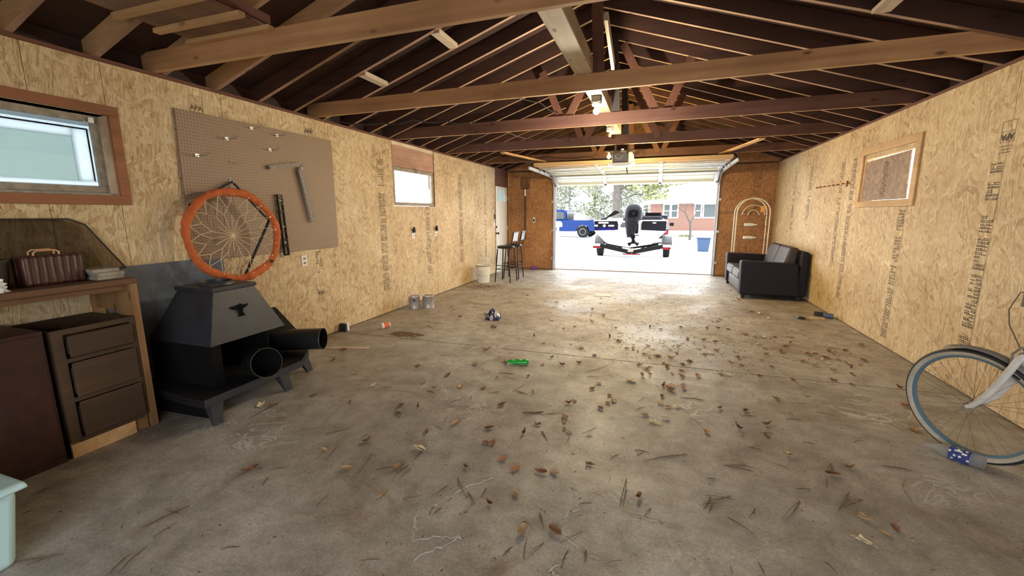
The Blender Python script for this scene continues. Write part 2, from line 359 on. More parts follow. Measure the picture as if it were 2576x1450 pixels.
# gable above the header
wb.mat(OSBSHADE)
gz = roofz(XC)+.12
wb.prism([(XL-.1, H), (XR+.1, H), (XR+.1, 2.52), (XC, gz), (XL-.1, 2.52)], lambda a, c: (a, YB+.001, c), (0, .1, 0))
wbo = S(wb.build('wall_back', keep=True))
rw = MB(); rw.mat(OSB); rw.box(XL-.1, -1.5, Y0-.1, Y0, .0, H); rw.box(2.2, XR+.1, Y0-.1, Y0, .0, H); rw.box(-1.5, 2.2, Y0-.1, Y0, 2.3, H); rw.prism([(XL-.1, H), (XR+.1, H), (XR+.1, 2.52), (XC, gz), (XL-.1, 2.52)], lambda a, c: (a, Y0-.1, c), (0, .1, 0)); S(rw.build('wall_front', keep=True))  # unseen rear wall, its opening added and sized to light the near floor
# printed marks on the panels (rows of short stamped bars read as lettering)
def stamp_column(wall, side, yc, z0, z1, width, dens=1., seed=0, mat=INK, double=True):
    rnd = random.Random(seed); b = MB(); x = {'L': XL+.0012, 'R': XR-.0012}.get(side)
    def q(a0, a1, z0_, z1_):
        a0 += yc; a1 += yc
        if side in 'LR': vs = [(x, a0, z0_), (x, a1, z0_), (x, a1, z1_), (x, a0, z1_)]
        else: vs = [(a0, YB-.0012, z0_), (a1, YB-.0012, z0_), (a1, YB-.0012, z1_), (a0, YB-.0012, z1_)]
        b.face([b.bm.verts.new(v) for v in vs])
    z = z0; hw = width/2; t = .0055
    q(-hw-.004, -hw-.0025, z0, z1)
    while z < z1:
        if rnd.random() < .09: z += rnd.uniform(.02, .06); continue
        hgt = rnd.uniform(.016, .03)
        for lo, hi in (((-hw, -.004), (.004, hw)) if double else ((-hw, hw),)):
            if rnd.random() > dens: continue
            k = rnd.random()
            q(lo, hi, z, z+t)
            if k < .7: q(lo, hi, z+hgt*.5, z+hgt*.5+t)
            if k < .45: q(lo, lo+t, z, z+hgt)
            if k > .3: q(hi-t, hi, z, z+hgt*rnd.uniform(.5, 1))
            if k > .8: q((lo+hi)/2, (lo+hi)/2+t, z, z+hgt)
        z += hgt+.006
    b.build('ink_stamp', mat, wall)
def apa(wall, side, yc, zc, s=1., flip=False, mat=INK):
    b = MB(); x = XL+.0014 if side == 'L' else XR-.0014
    def ln(a0, a1, z0, z1): b.face([b.bm.verts.new(v) for v in [(x, yc+a0, zc+z0), (x, yc+a1, zc+z0), (x, yc+a1, zc+z1), (x, yc+a0, zc+z1)]])
    w_, h_, t = .062*s, .07*s, .003
    for z in (-h_, 0, h_): ln(-w_, w_, z-t/2, z+t/2)
    for a in (-w_, w_): ln(a-t/2, a+t/2, -h_, h_)
    for k in range(3): ln(-w_*.9, w_*.9, -h_-.03-k*.022, -h_-.026-k*.022)
    b.build('ink_stamp', mat, wall)
    d = -1 if flip else 1
    # text plane: L wall reads towards +y (seen from +x), R wall reads towards -y
    yd = 1 if side == 'L' else -1
    M = Matrix(((0, 0, 1 if side == 'L' else -1, x), (yd*d, 0, 0, yc), (0, d, 0, zc+d*h_*.5*(-1 if not flip else 1)), (0, 0, 0, 1)))
    text_obj('APA', 'stamp_lettering', mat, .062*s, M, wall, .0003, .0015)
for y, z0, z1, wd, sd, dn in [(5.11, .35, 2.17, .135, 1, .95), (6.35, .42, 1.52, .12, 2, .95), (7.62, .47, 2.16, .13, 3, .95), (8.88, .45, 2.26, .10, 4, .9), (3.855, .76, 1.0, .075, 5, .9), (9.46, .9, 1.7, .03, 6, .5)]:
    stamp_column(wlo, 'L', y, z0, z1, wd, dn, sd)
apa(wlo, 'L', 3.86, 2.34, .9); apa(wlo, 'L', 3.85, .56, .9, True); apa(wlo, 'L', 2.66, 2.32, .9, False, INKL)
for y, z0, z1, wd, sd, dn in [(4.2, .36, 1.78, .12, 11, .95), (5.41, -.0+.1, 1.46, .11, 12, .9), (6.70, .28, 2.09, .11, 13, .9), (7.06, .66, 2.12, .10, 14, .9), (8.34, 1.2, 2.14, .12, 15, .85), (9.2, 1.1, 2.2, .10, 16, .8)]:
    stamp_column(wro, 'R', y, z0, z1, wd, dn, sd)
apa(wro, 'R', 4.15, 1.98, 1.05, True)
for x, z0, z1, wd, sd in [(1.98, .75, 2.25, .13, 21), (-3.33, .15, 1.95, .14, 22)]: stamp_column(wbo, 'B', x, z0, z1, wd, .7, sd, INKL)
sb = MB()
for k in range(26): 
    a = 1.27+k*.026; sb.box(a, a+.012, YB-.0016, YB-.0008, 1.36+random.uniform(0, .03), 1.47-random.uniform(0, .03))
sb.build('ink_stamp', INKL, wbo)
# ------------------------------------------------------------------ roof deck
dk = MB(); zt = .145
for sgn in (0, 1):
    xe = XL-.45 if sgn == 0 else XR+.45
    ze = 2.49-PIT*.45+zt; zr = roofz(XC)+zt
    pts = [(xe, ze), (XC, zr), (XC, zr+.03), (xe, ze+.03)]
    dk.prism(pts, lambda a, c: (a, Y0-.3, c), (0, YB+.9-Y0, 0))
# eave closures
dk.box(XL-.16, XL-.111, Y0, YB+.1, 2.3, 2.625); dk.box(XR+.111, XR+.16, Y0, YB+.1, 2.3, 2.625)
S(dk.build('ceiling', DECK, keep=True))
# rafters
def rafter(side, y, mat):
    b = MB(); zt_ = .14
    if side == 'L':
        x0, x1 = XL-.40, XC-.02; z0 = 2.49-PIT*.4; z1 = roofz(x1)
    else:
        x0, x1 = XR+.40, XC+.02; z0 = 2.49-PIT*.4; z1 = roofz(x1)
    b.prism([(x0, z0), (x1, z1), (x1, z1+zt_), (x0, z0+zt_)], lambda a, c: (a, y-.019, c), (0, .038, 0))
    o = b.build('rafter', mat); o.data.materials.append(RLIT)
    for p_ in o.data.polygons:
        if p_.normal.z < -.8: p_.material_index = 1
    return o
TYR = [2.38, 3.995, 5.54, 7.14, 8.83]; ORD = ['first', 'second', 'third', 'fourth', 'fifth', 'sixth', 'seventh']; BNM = ['nearest', 'second', 'third', 'fourth', 'farthest']
def raft_label(tone, side, y):
    ys = yl if side == 'left' else yr
    i = max([k for k, t in enumerate(TYR) if t < y], default=-1)
    if i < 0: n = sum(1 for v in ys if y < v < TYR[0]); return f'{tone} rafter on the {side} slope, {ORD[n]} on the camera side of the nearest tie beam'
    n = sum(1 for v in ys if TYR[i] < v < y-.01); return f'{tone} rafter on the {side} slope, {ORD[n]} beyond the {BNM[i]} tie beam'
yl = [1.61+.42*k for k in range(-8, 21)] + [10.42]
yr = [4.79+.42*k for k in range(-15, 14)]
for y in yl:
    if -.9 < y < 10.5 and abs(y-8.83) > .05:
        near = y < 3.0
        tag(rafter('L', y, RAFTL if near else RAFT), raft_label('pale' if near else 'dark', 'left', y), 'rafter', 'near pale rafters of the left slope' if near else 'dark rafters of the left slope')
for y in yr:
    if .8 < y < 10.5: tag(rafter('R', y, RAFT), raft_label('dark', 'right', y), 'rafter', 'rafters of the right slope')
rb = MB(); rb.box(XC-.018, XC+.018, Y0, YB, roofz(XC)-.03, roofz(XC)+.13); tag(rb.build('ridge_board', RAFT), 'dark ridge board along the peak of the roof', 'beam')
# tie beams
TY = [2.38, 3.995, 5.54, 7.14, 8.83]
tl = ['nearest pale tie beam under the plank shelf', 'second tie beam carrying the tall brown post', 'third tie beam just beyond the lit bulb', 'fourth tie beam above the garage door opener', 'farthest tie beam just above the raised garage door']
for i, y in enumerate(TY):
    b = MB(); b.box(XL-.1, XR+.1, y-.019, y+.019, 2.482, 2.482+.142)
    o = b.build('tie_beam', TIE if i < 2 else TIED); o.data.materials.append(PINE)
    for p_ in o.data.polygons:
        if p_.normal.z < -.8: p_.material_index = 1  # underside in pale pine: floor-bounced light put into the colour
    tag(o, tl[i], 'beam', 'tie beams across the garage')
# king posts and webs (each board its own thing)
def web(name, p, q, y, w_, mat, label, th=.03):
    b = MB(); b.bar((p[0], y, p[1]), (q[0], y, q[1]), th, w_, up=(0, 1, 0)) if False else None
    P = Vector((p[0], y, p[1])); Q = Vector((q[0], y, q[1])); d = (Q-P).normalized(); n = Vector((0, 1, 0)).cross(d).normalized()*w_/2; t = Vector((0, th/2, 0))
    b.hexa([P-n-t, P+n-t, P+n+t, P-n+t, Q-n-t, Q+n-t, Q+n+t, Q-n+t])
    return tag(b.build(name, mat), label, 'roof post' if 'post' in name else 'roof brace', 'king posts and webs of the trusses')
web('king_post', (-.555, 2.50), (-.6, 3.47), 4.03, .095, WEB, 'tall reddish brown post rising from the second tie beam')
nm = {2: 'third', 3: 'fourth', 4: 'farthest'}
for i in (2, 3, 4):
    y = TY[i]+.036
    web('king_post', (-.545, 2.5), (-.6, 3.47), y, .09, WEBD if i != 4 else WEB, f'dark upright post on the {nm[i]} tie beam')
    y2 = TY[i]-.036 if i != 2 else TY[i]+.066
    web('roof_brace', (-.5, 3.40), (-.06, 2.55), y2, .09, WEB, f'brace slanting down right from the ridge to the {nm[i]} tie beam')
    web('roof_brace', (-.74, 3.38), (-1.18, 2.55), y2, .09, WEB, f'brace slanting down left from the ridge to the {nm[i]} tie beam')
    web('roof_brace', (.27, 3.17), (.0, 2.55), y2+.034, .09, WEB, f'short brace from the {nm[i]} tie beam up to the right slope')
    web('roof_brace', (-1.5, 3.2), (-1.22, 2.55), y2+.034, .09, WEB, f'short brace from the {nm[i]} tie beam up to the left slope')
b = MB(); b.bar((-.515, 4.07, 3.10), (-.50, 4.62, 2.86), .03, .09); tag(b.build('ridge_brace', TIMB), 'pale narrow board slanting down behind the tall brown post', 'roof brace')
b = MB(); b.box(-.765, -.61, 1.9, 7.17, 2.626, 2.77)
tag(b.build('long_timber', TIMB, bevel=.01), 'weathered pale timber running lengthwise on top of the tie beams', 'timber')
# blocking between rafters
for (x, y0, y1, side, lab) in [(-2.82, 3.735, 4.105, 'L', 'pale block wedged between rafters, lower of two above the pegboard'), (-2.0, 3.735, 4.105, 'L', 'pale block wedged between rafters, higher of two above the pegboard'), (-1.3, 3.735, 4.105, 'L', 'grey block between rafters close to the pale long timber')]:
    b = MB(); z = roofz(x); b.box(x-.045, x+.045, y0, y1, z-.01, z+.03); tag(b.build('rafter_block', TIMB), lab, 'wood block')
b = MB(); z = roofz(1.4); b.box(1.35, 1.46, 3.56, 3.925, z-.01, z+.02); tag(b.build('rafter_block', TIMB), 'grey block between rafters on the right slope', 'wood block')
for (x0, x1, y0, y1, lab) in [(-2.62, -2.28, 7.2, 8.78, 'pale diagonal board above the left end of the door track'), (1.36, 1.02, 7.2, 8.78, 'pale diagonal board above the right end of the door track')]:
    b = MB(); b.bar((x0, y0, 2.465), (x1, y1, 2.465), .09, .02); tag(b.build('bracing_board', PINE), lab, 'board')
# plank shelf in the rafters
sh = empty('plank_shelf', (-2.85, 1.4, 2.64), 'shelf of brown planks with pale cleats laid on the near tie beam', 'shelf')
PLNK = wood('plank', (.20, .11, .06), (.33, .195, .115), axis='y', knots=False)
for x0, x1 in [(-3.16, -2.865), (-2.86, -2.5)]:
    b = MB(); b.box(x0, x1, .55, 2.36, 2.630, 2.648); b.build('plank', PLNK, sh)
for y in (1.42, 1.90, 2.13, 2.335):
    b = MB(); b.box(-3.2, -2.44, y-.022, y+.022, 2.602, 2.6295); b.build('cleat', PINE, sh)
b = MB(); b.box(-2.495, -2.465, .55, 2.36, 2.6485, 2.70); b.build('edge_board', RUST, sh)
# ------------------------------------------------------------------ windows and doors
def glassmat(name, tint=(.95, .97, .97), haze=0., hcol=(.8, .85, .85)):
    m, nt, b, N, L = newmat(name); out = N['Material Output']; N.remove(b)
    tr = N.new('ShaderNodeBsdfTransparent'); tr.inputs[0].default_value = (*tint, 1)
    gl = N.new('ShaderNodeBsdfGlossy'); gl.inputs['Roughness'].default_value = .03
    fr = N.new('ShaderNodeFresnel'); ge = N.new('ShaderNodeNewGeometry'); io_ = N.new('ShaderNodeMapRange'); io_.inputs['To Min'].default_value = 1.45; io_.inputs['To Max'].default_value = 1/1.45; L.new(ge.outputs['Backfacing'], io_.inputs['Value']); L.new(io_.outputs[0], fr.inputs[0])
    mx = N.new('ShaderNodeMixShader'); L.new(fr.outputs[0], mx.inputs[0]); L.new(tr.outputs[0], mx.inputs[1]); L.new(gl.outputs[0], mx.inputs[2]); o = mx.outputs[0]
    if haze:
        df = N.new('ShaderNodeBsdfDiffuse'); df.inputs[0].default_value = (*hcol, 1); tl_ = N.new('ShaderNodeBsdfTranslucent'); tl_.inputs[0].default_value = (*hcol, 1)
        m2 = N.new('ShaderNodeMixShader'); m2.inputs[0].default_value = .6; L.new(df.outputs[0], m2.inputs[1]); L.new(tl_.outputs[0], m2.inputs[2])
        m3 = N.new('ShaderNodeMixShader'); m3.inputs[0].default_value = haze; L.new(o, m3.inputs[1]); L.new(m2.outputs[0], m3.inputs[2]); o = m3.outputs[0]
    L.new(o, out.inputs[0]); return m
GLASS = glassmat('clear_glass')
MILKY = glassmat('milky_storm_glass', haze=.9, hcol=(.27, .33, .315))
def frame_yz(b, x0, x1, ya, yb, za, zb, w_, miter=False):
    b.box(x0, x1, ya, yb, za, za+w_); b.box(x0, x1, ya, yb, zb-w_, zb); b.box(x0, x1, ya, ya+w_, za+w_, zb-w_); b.box(x0, x1, yb-w_, yb, za+w_, zb-w_)
# window 1, near left: brown casing, weathered sash, white storm frame outside
w1 = S(empty('window_1', (XL, 1.5, 1.5)))
b = MB(); frame_yz(b, XL-.001+.001, XL+.02, .925, 2.087, 1.495, 2.165, .062); b.build('casing', TRIMB, w1, bevel=.003)
b = MB()
for za, zb, ya, yb in [(1.535, 1.55, .98, 2.03), (2.10, 2.112, .98, 2.03)]: b.box(XL-.13, XL-.002, ya, yb, za, zb)
b.box(XL-.13, XL-.002, 2.018, 2.034, 1.551, 2.099); b.box(XL-.13, XL-.002, .968, .98, 1.535, 2.112)
b.build('jamb', PINEY, w1)
b = MB(); b.box(XL-.05, XL-.004, .985, 2.02, 1.551, 1.572); b.build('window_sill', GREYW, w1)
b = MB(); frame_yz(b, XL-.075, XL-.04, .985, 1.995, 1.575, 2.09, .045); b.build('sash', GREYW, w1, bevel=.004)
b = MB(); b.box(XL-.06, XL-.056, 1.02, 1.95, 1.61, 2.05); b.build('pane', GLASS, w1)
b = MB(); frame_yz(b, XL-.165, XL-.135, .95, 2.14, 1.50, 2.20, .13); b.box(XL-.165, XL-.135, 1.05, 2.01, 2.035, 2.071); frame_yz(b, XL-.185, XL-.167, 1.06, 2.03, 1.61, 2.06, .05); b.box(XL-.185, XL-.167, 1.9, 1.99, 1.66, 2.02); b.box(XL-.185, XL-.167, 1.1, 1.9, 1.955, 2.02); b.build('storm_frame', glassmat('translucent_white_vinyl', haze=1., hcol=(.62, .66, .68)), w1)
b = MB(); b.box(XL-.182, XL-.179, 1.105, 1.905, 1.655, 1.96); b.build('storm_pane', MILKY, w1)
b = MB(); b.box(XL-.04, XL-.025, 1.93, 1.96, 2.04, 2.075); b.tube([(XL-.03, 1.93, 2.045), (XL-.02, 1.90, 2.04)], .004); b.build('latch', STEEL, w1)
# window 2, far left, hung in an unfinished rough opening
w2 = S(empty('window_2', (XL, 6, 1.54)))
b = MB(); b.box(XL-.06, XL+.002, 5.405, 6.585, 2.105, 2.40); b.build('header_board', PINK, w2)
b = MB(); b.box(XL-.055, XL+.004, 5.405, 6.585, 2.402, 2.454); b.build('plate_board', TIMB, w2)
b = MB(); b.box(XL-.10, XL-.012, 6.588, 6.618, 1.52, 2.45); b.build('stud', RUST, w2)
b = MB(); frame_yz(b, XL-.05, XL-.008, 5.41, 6.585, 1.545, 2.10, .05); b.build('sash', GREYW, w2, bevel=.004)
b = MB(); b.box(XL-.032, XL-.028, 5.455, 6.54, 1.59, 2.055); b.build('pane', GLASS, w2)
b = MB(); b.tube([(XL, 5.98, 2.13), (XL+.015, 5.97, 2.10), (XL+.016, 6.0, 2.06), (XL+.004, 6.0, 2.05)], .004); b.tube([(XL+.002, 6.03, 2.12), (XL+.018, 6.04, 2.08), (XL+.004, 6.05, 2.05)], .004); b.build('hook', BLACK, w2)
# door 1, white steel entry door with half-round light
d1 = S(empty('door_1', (XL, 9.95, 0)))
f = MB(); f.box(XL-.09, XL+.006, 9.49, 9.515, 0, 2.09); f.box(XL-.09, XL+.006, 10.395, 10.42, 0, 2.09); f.box(XL-.09, XL+.006, 9.515, 10.395, 2.065, 2.09); f.build('door_frame', RUST, d1)
lf = MB(); X = XL-.02; lf.mat(WHITE)
def arch(c, r0, n=16, z=1.72): return [(c+r0*math.cos(PI*k/n), z+r0*math.sin(PI*k/n)) for k in range(n+1)]
lf.box(X-.04, X, 9.52, 10.39, .01, 1.70)
outer = [(10.39, 1.70)]+[(10.39, 2.06)]+[(9.52, 2.06)]+[(9.52, 1.70)]
a_ = arch(9.955, .30)
# spandrel strips around the arched light
for k in range(16):
    (y0, z0), (y1, z1) = a_[k], a_[k+1]
    lf.hexa([(X-.04, y1, z1), (X, y1, z1), (X, y0, z0), (X-.04, y0, z0), (X-.04, y1, 2.06), (X, y1, 2.06), (X, y0, 2.06), (X-.04, y0, 2.06)])
lf.box(X-.04, X, 9.52, 9.655, 1.70, 2.06); lf.box(X-.04, X, 10.255, 10.39, 1.70, 2.06)
lf.build('door_leaf', None, d1)
b = MB()
for k in range(16):
    (y0, z0), (y1, z1) = a_[k], a_[k+1]; (y2, z2), (y3, z3) = arch(9.955, .325)[k+1], arch(9.955, .325)[k]
    b.hexa([(X, y0, z0), (X+.012, y0, z0), (X+.012, y1, z1), (X, y1, z1), (X, y3, z3), (X+.012, y3, z3), (X+.012, y2, z2), (X, y2, z2)])
b.box(X, X+.012, 9.63, 10.28, 1.695, 1.72)
for ang in (60, 120): b.bar((X+.004, 9.955, 1.72), (X+.004, 9.955+.29*math.cos(math.radians(ang)), 1.72+.29*math.sin(math.radians(ang))), .02, .008, up=(1, 0, 0))
b.build('light_moulding', WHITEP, d1)
b = MB(); b.prism(a_, lambda a, c: (X-.022, a, c), (.004, 0, 0)); b.build('pane', MILKY, d1)
b = MB()
for y0, y1, z0, z1 in [(9.66, 9.93, .25, .8), (9.99, 10.27, .25, .8), (9.66, 9.93, .95, 1.58), (9.99, 10.27, .95, 1.58)]: frame_yz(b, X, X+.006, y0, y1, z0, z1, .025)
b.build('panel_moulding', WHITE, d1, bevel=.002)
RY = Matrix.Rotation(PI/2, 4, 'Y')
b = MB(); b.lathe([(.027, 0), (.027, .012), (.012, .02), (.012, .04), (.027, .05), (.03, .062), (.02, .075)], (X, 9.59, .95), 16, RY); b.build('door_handle', BLACKG, d1, smooth=True)
b = MB(); b.lathe([(.027, 0), (.027, .018), (.01, .03)], (X, 9.59, 1.1), 16, RY); b.build('deadbolt', BLACKG, d1, smooth=True)
for z in (.25, 1.05, 1.8):
    b = MB(); b.box(X, X+.02, 10.385, 10.40, z-.05, z+.05); b.build('hinge', STEEL, d1)
b = MB(); b.box(XL-.03, XL+.001, 9.495, 10.415, 2.092, 2.45); S(b.build('trim_4', TIED, keep=True))
# window 3, right wall, boarded over
w3 = S(empty('window_3', (XR, 5.86, 1.47)))
b = MB(); X0, X1 = XR-.02, XR-.0005
b.box(X0, X1, 5.212, 6.50, 2.085, 2.16); b.box(X0, X1, 5.30, 6.50, 1.472, 1.535); b.box(X0, X1, 5.212, 5.30, 1.475, 2.0849); b.box(X0, X1, 6.425, 6.50, 1.5351, 2.0849)
b.build('casing', PINEY, w3, bevel=.003)
b = MB(); b.box(XR-.0004, XR+.10, 5.335, 6.385, 2.03, 2.045); b.box(XR-.0004, XR+.10, 5.335, 6.385, 1.53, 1.545); b.box(XR-.0004, XR+.10, 5.32, 5.335, 1.53, 2.045); b.box(XR-.0004, XR+.1, 6.385, 6.40, 1.53, 2.045)
b.build('jamb', PINEY, w3)
b = MB(); b.hexa([(XR+.004, 5.40, 1.547), (XR+.014, 5.40, 1.547), (XR+.014, 6.38, 1.547), (XR+.004, 6.38, 1.547), (XR+.012, 5.44, 2.025), (XR+.022, 5.44, 2.025), (XR+.022, 6.38, 2.005), (XR+.012, 6.38, 2.005)])
bo = b.build('boarding', OSBG, w3)
sb = MB()
for k in range(14): sb.box(XR+.0015, XR+.0035, 5.86, 5.93, 1.58+k*.028, 1.585+k*.028); sb.box(XR+.0015, XR+.0035, 5.86+.05*(k % 2), 5.866+.05*(k % 2), 1.58+k*.028, 1.6+k*.028)
sb.build('ink_stamp', INKL, w3)
b = MB(); b.box(XR+.085, XR+.089, 5.34, 6.38, 1.55, 2.03); b.build('pane', GLASS, w3)
# ------------------------------------------------------------------ garage door
for n, (x0, x1, z0, z1) in enumerate([(DX0-.06, DX0, 0, DH+.02), (DX1, DX1+.06, 0, DH+.02), (DX0, DX1, DH, DH+.03)]):
    b = MB(); b.box(x0, x1, YB-.012, YB+.115, z0, z1); S(b.build(f'trim_{5+n}', plain('dark_jamb', (.16, .11, .10), .6) if n == 0 else bpy.data.materials['dark_jamb'], keep=True))
b = MB(); b.box(DX0-.01, DX1+.01, YB+.05, YB+.12, 0, .012); S(b.build('trim_8', JOINT, keep=True))
DW = plain('garage_door_white', (.72, .76, .75), .4); DWE = plain('garage_door_brown_edge', (.42, .30, .20), .5)
gd = empty('garage_door', (-.62, 9.4, 2.1), 'white sectional garage door raised overhead on its curved tracks', 'garage door')
prof = [(10.47, 2.085), (10.06, 2.335), (9.53, 2.37), (9.0, 2.385), (8.45, 2.39)]
for i in range(4):
    (ya, za), (yb_, zb) = prof[i], prof[i+1]; d = Vector((0, yb_-ya, zb-za)).normalized(); n = Vector((0, d.z, -d.y)); 
    if n.z > 0: n = -n   # n points down/inside
    def pt(x, s, o): v = Vector((0, ya, za))+d*s+n*o; return (x, v.y, v.z)
    Ln = (Vector((0, yb_, zb))-Vector((0, ya, za))).length-.006
    def slab(b, xa_, xb__, s0, s1, o0, o1): b.hexa([pt(xa_, s0, o0), pt(xb__, s0, o0), pt(xb__, s1, o0), pt(xa_, s1, o0), pt(xa_, s0, o1), pt(xb__, s0, o1), pt(xb__, s1, o1), pt(xa_, s1, o1)])
    b = MB(); slab(b, DX0+.02, DX1-.02, 0, Ln, -.02, -.012)
    slab(b, DX0+.02, DX1-.02, 0, .045, -.012, .022); slab(b, DX0+.02, DX1-.02, Ln-.045, Ln, -.012, .022)
    slab(b, DX0+.02, DX1-.02, Ln*.5-.004, Ln*.5+.004, -.012, -.006)
    sec = b.build('door_section', DW if i < 3 else DWE, gd)
    for xs in (DX0+.06, -1.22, .0, DX1-.06):
        b = MB(); slab(b, xs-.04, xs+.04, .0, Ln, .022, .03); b.build('stile', STEEL if i < 3 else DWE, sec)
    b = MB(); slab(b, DX0+.03, DX1-.03, Ln-.10, Ln-.06, .0, .05); slab(b, DX0+.03, DX1-.03, Ln-.16, Ln-.0, .0, .004); b.build('strut', STEEL if i < 3 else DWE, sec)
    for xs in (DX0+.02, -1.22, .0, DX1-.02):
        b = MB(); v = pt(xs, 0, .034); b.box(v[0]-.03, v[0]+.03, v[1]-.045, v[1]+.045, v[2]-.004, v[2]+.002); b.tube([(v[0]-.035, v[1], v[2]-.004), (v[0]+.035, v[1], v[2]-.004)], .008); b.build('hinge', STEEL, sec)
for side, xt in ((-1, DX0-.035), (1, DX1+.035)):
    tr = empty('door_track', (xt, 9.5, 0), 'galvanised steel door track left of the opening, curving overhead' if side < 0 else 'galvanised steel door track right of the opening, curving overhead', 'track')
    P = [(xt, 10.47, z) for z in (.02, .6, 1.2, 1.85)] + [(xt, 10.47-.30*(1-math.cos(a)), 1.95+.33*math.sin(a)) for a in [PI/2*k/8 for k in range(9)]] + [(xt, 9.2, 2.295), (xt, 8.3, 2.30)]
    b = MB()
    for p, q in zip(P, P[1:]):
        dd = (Vector(q)-Vector(p)).normalized(); up = Vector((1, 0, 0)); q = Vector(q)+dd*.004
        b.bar(p, q, .055, .006, up=(1, 0, 0)); nrm = dd.cross(Vector((1, 0, 0)))
        for s_ in (-1, 1): b.bar(Vector(p)+nrm*.027*s_-Vector((side*.012, 0, 0)), Vector(q)+nrm*.027*s_-Vector((side*.012, 0, 0)), .005, .03, up=(1, 0, 0))
    b.build('rail', STEEL, tr)
    for yk in (9.1, 9.5, 9.9, 10.2):
        b = MB(); b.tube([(xt-side*.07, yk, 2.335), (xt-side*.01, yk, 2.30)], .006); b.tube([(xt-side*.012, yk-.003, 2.30), (xt-side*.004, yk+.003, 2.30)], .022, 12); b.build('roller', STEEL, tr)
    b = MB(); b.box(xt-.004, xt+.004, 8.33, 8.37, 2.30, 2.62); b.bar((xt, 8.35, 2.34), (xt, 8.82, 2.47), .03, .005); b.build('hanger', BLACK, tr)
    for z in (.3, 1.0, 1.7):
        b = MB(); b.box(min(xt, xt+side*.05), max(xt, xt+side*.05), YB-.045, YB-.002, z-.025, z+.025); b.build('bracket', STEEL, tr)
sp = empty('torsion_spring', (-.6, 10.40, 2.37), 'dark coiled torsion spring on a steel shaft above the door opening', 'spring')
b = MB(); b.tube([(DX0-.03, 10.40, 2.395), (DX1+.03, 10.40, 2.395)], .0125, 10); b.build('shaft', STEEL, sp)
b = MB(); b.tube([(-1.15+1.05*k/700, 10.40+.027*math.sin(k*.5), 2.395+.027*math.cos(k*.5)) for k in range(701)], .0042, 4); b.build('coil', BLACK, sp)
# opener with its two lit bulbs
OP = Vector((-.61, 7.30, 2.21))
ow = empty('garage_door_opener', OP, 'dark garage door opener hanging between two lit bulbs', 'door opener')
b = MB(); b.box(OP.x-.135, OP.x+.115, OP.y-.16, OP.y+.22, OP.z+.0, OP.z+.15); b.build('housing', plain('dark_grey_plastic', (.05, .042, .05), .45), ow, bevel=.012)
b = MB(); b.hexa([(OP.x-.12, OP.y-.16, OP.z-.05), (OP.x+.12, OP.y-.16, OP.z-.05), (OP.x+.12, OP.y+.2, OP.z-.05), (OP.x-.12, OP.y+.2, OP.z-.05), (OP.x-.21, OP.y-.17, OP.z-.004), (OP.x+.21, OP.y-.17, OP.z-.004), (OP.x+.21, OP.y+.2, OP.z-.004), (OP.x-.21, OP.y+.2, OP.z-.004)])
b.build('light_tray', WHITEP, ow, bevel=.005)
LENS = plain('lit_amber_lens', (.9, .7, .3), .3, emit=((1, .66, .16), 1.6))
b = MB(); b.hexa([(OP.x+.125, OP.y-.14, OP.z), (OP.x+.20, OP.y-.14, OP.z), (OP.x+.20, OP.y+.16, OP.z), (OP.x+.125, OP.y+.16, OP.z), (OP.x+.118, OP.y-.14, OP.z+.155), (OP.x+.175, OP.y-.14, OP.z+.15), (OP.x+.175, OP.y+.16, OP.z+.15), (OP.x+.118, OP.y+.16, OP.z+.155)])
b.build('lens', LENS, ow, bevel=.015)
def bulb(parent, c, r, em, name='bulb', downwards=True):
    b = MB(); s = 1 if downwards else -1
    b.lathe([(.0005, -1.0*r*s), (.55*r, -.84*r*s), (.9*r, -.43*r*s), (r, 0), (.9*r, .45*r*s), (.6*r, .95*r*s), (.38*r, 1.35*r*s), (.36*r, 1.6*r*s)], c, 20); o = b.build(name, em, parent, smooth=True)
    b = MB(); b.lathe([(.37*r, 1.55*r*s), (.4*r, 1.7*r*s), (.4*r, 2.1*r*s)], c, 16); b.build('socket', WHITEP, parent); return o
BULB = plain('lit_bulb', (1, .9, .7), .3, emit=((1, .72, .30), 5))
bulb(ow, (OP.x-.19, OP.y-.1, OP.z+.10), .033, BULB)
b = MB(); b.box(OP.x-.235, OP.x+.205, OP.y-.11, OP.y-.09, OP.z+.175, OP.z+.19)
for xx in (-.1, .1): b.box(OP.x+xx-.015, OP.x+xx+.015, OP.y-.003, OP.y+.0, OP.z+.14, 2.62)
b.build('mounting_bracket', BLACK, ow)
b = MB(); b.box(OP.x-.02, OP.x+.02, OP.y+.12, 10.36, OP.z+.205, OP.z+.245); b.box(OP.x-.02, OP.x+.02, OP.y+.12, OP.y+.2, OP.z+.14, OP.z+.21); b.build('rail', STEEL, ow)
b = MB(); b.bar((OP.x, 8.0, OP.z+.21), (OP.x+.02, 8.42, 2.15), .02, .006); b.build('trolley_arm', BLACK, ow)
b = MB(); b.tube([(OP.x-.09, OP.y-.163, OP.z+.11), (OP.x-.07, OP.y-.19, OP.z+.06), (OP.x-.03, OP.y-.2, OP.z+.05), (OP.x, OP.y-.19, OP.z+.045), (OP.x+.03, OP.y-.17, OP.z+.10)], .0035, 6); b.build('antenna_wire', WHITEP, ow)
def plight(name, loc, power, col, r=.03):
    l = bpy.data.lights.new(name, 'POINT'); l.energy = power; l.color = col; l.shadow_soft_size = r
    o = bpy.data.objects.new(name, l); C.objects.link(o); o.location = loc; return o
WARM = (1, .73, .27)
plight('opener_bulb_light', (OP.x-.30, OP.y-.02, OP.z-.02), 58, WARM, .04)
plight('opener_lens_light', (OP.x+.32, OP.y+.0, OP.z-.02), 58, WARM, .05)
lb = empty('ceiling_bulb', (-.675, 4.75, 2.42), 'lit bare bulb in a porcelain socket under the long timber', 'light bulb')
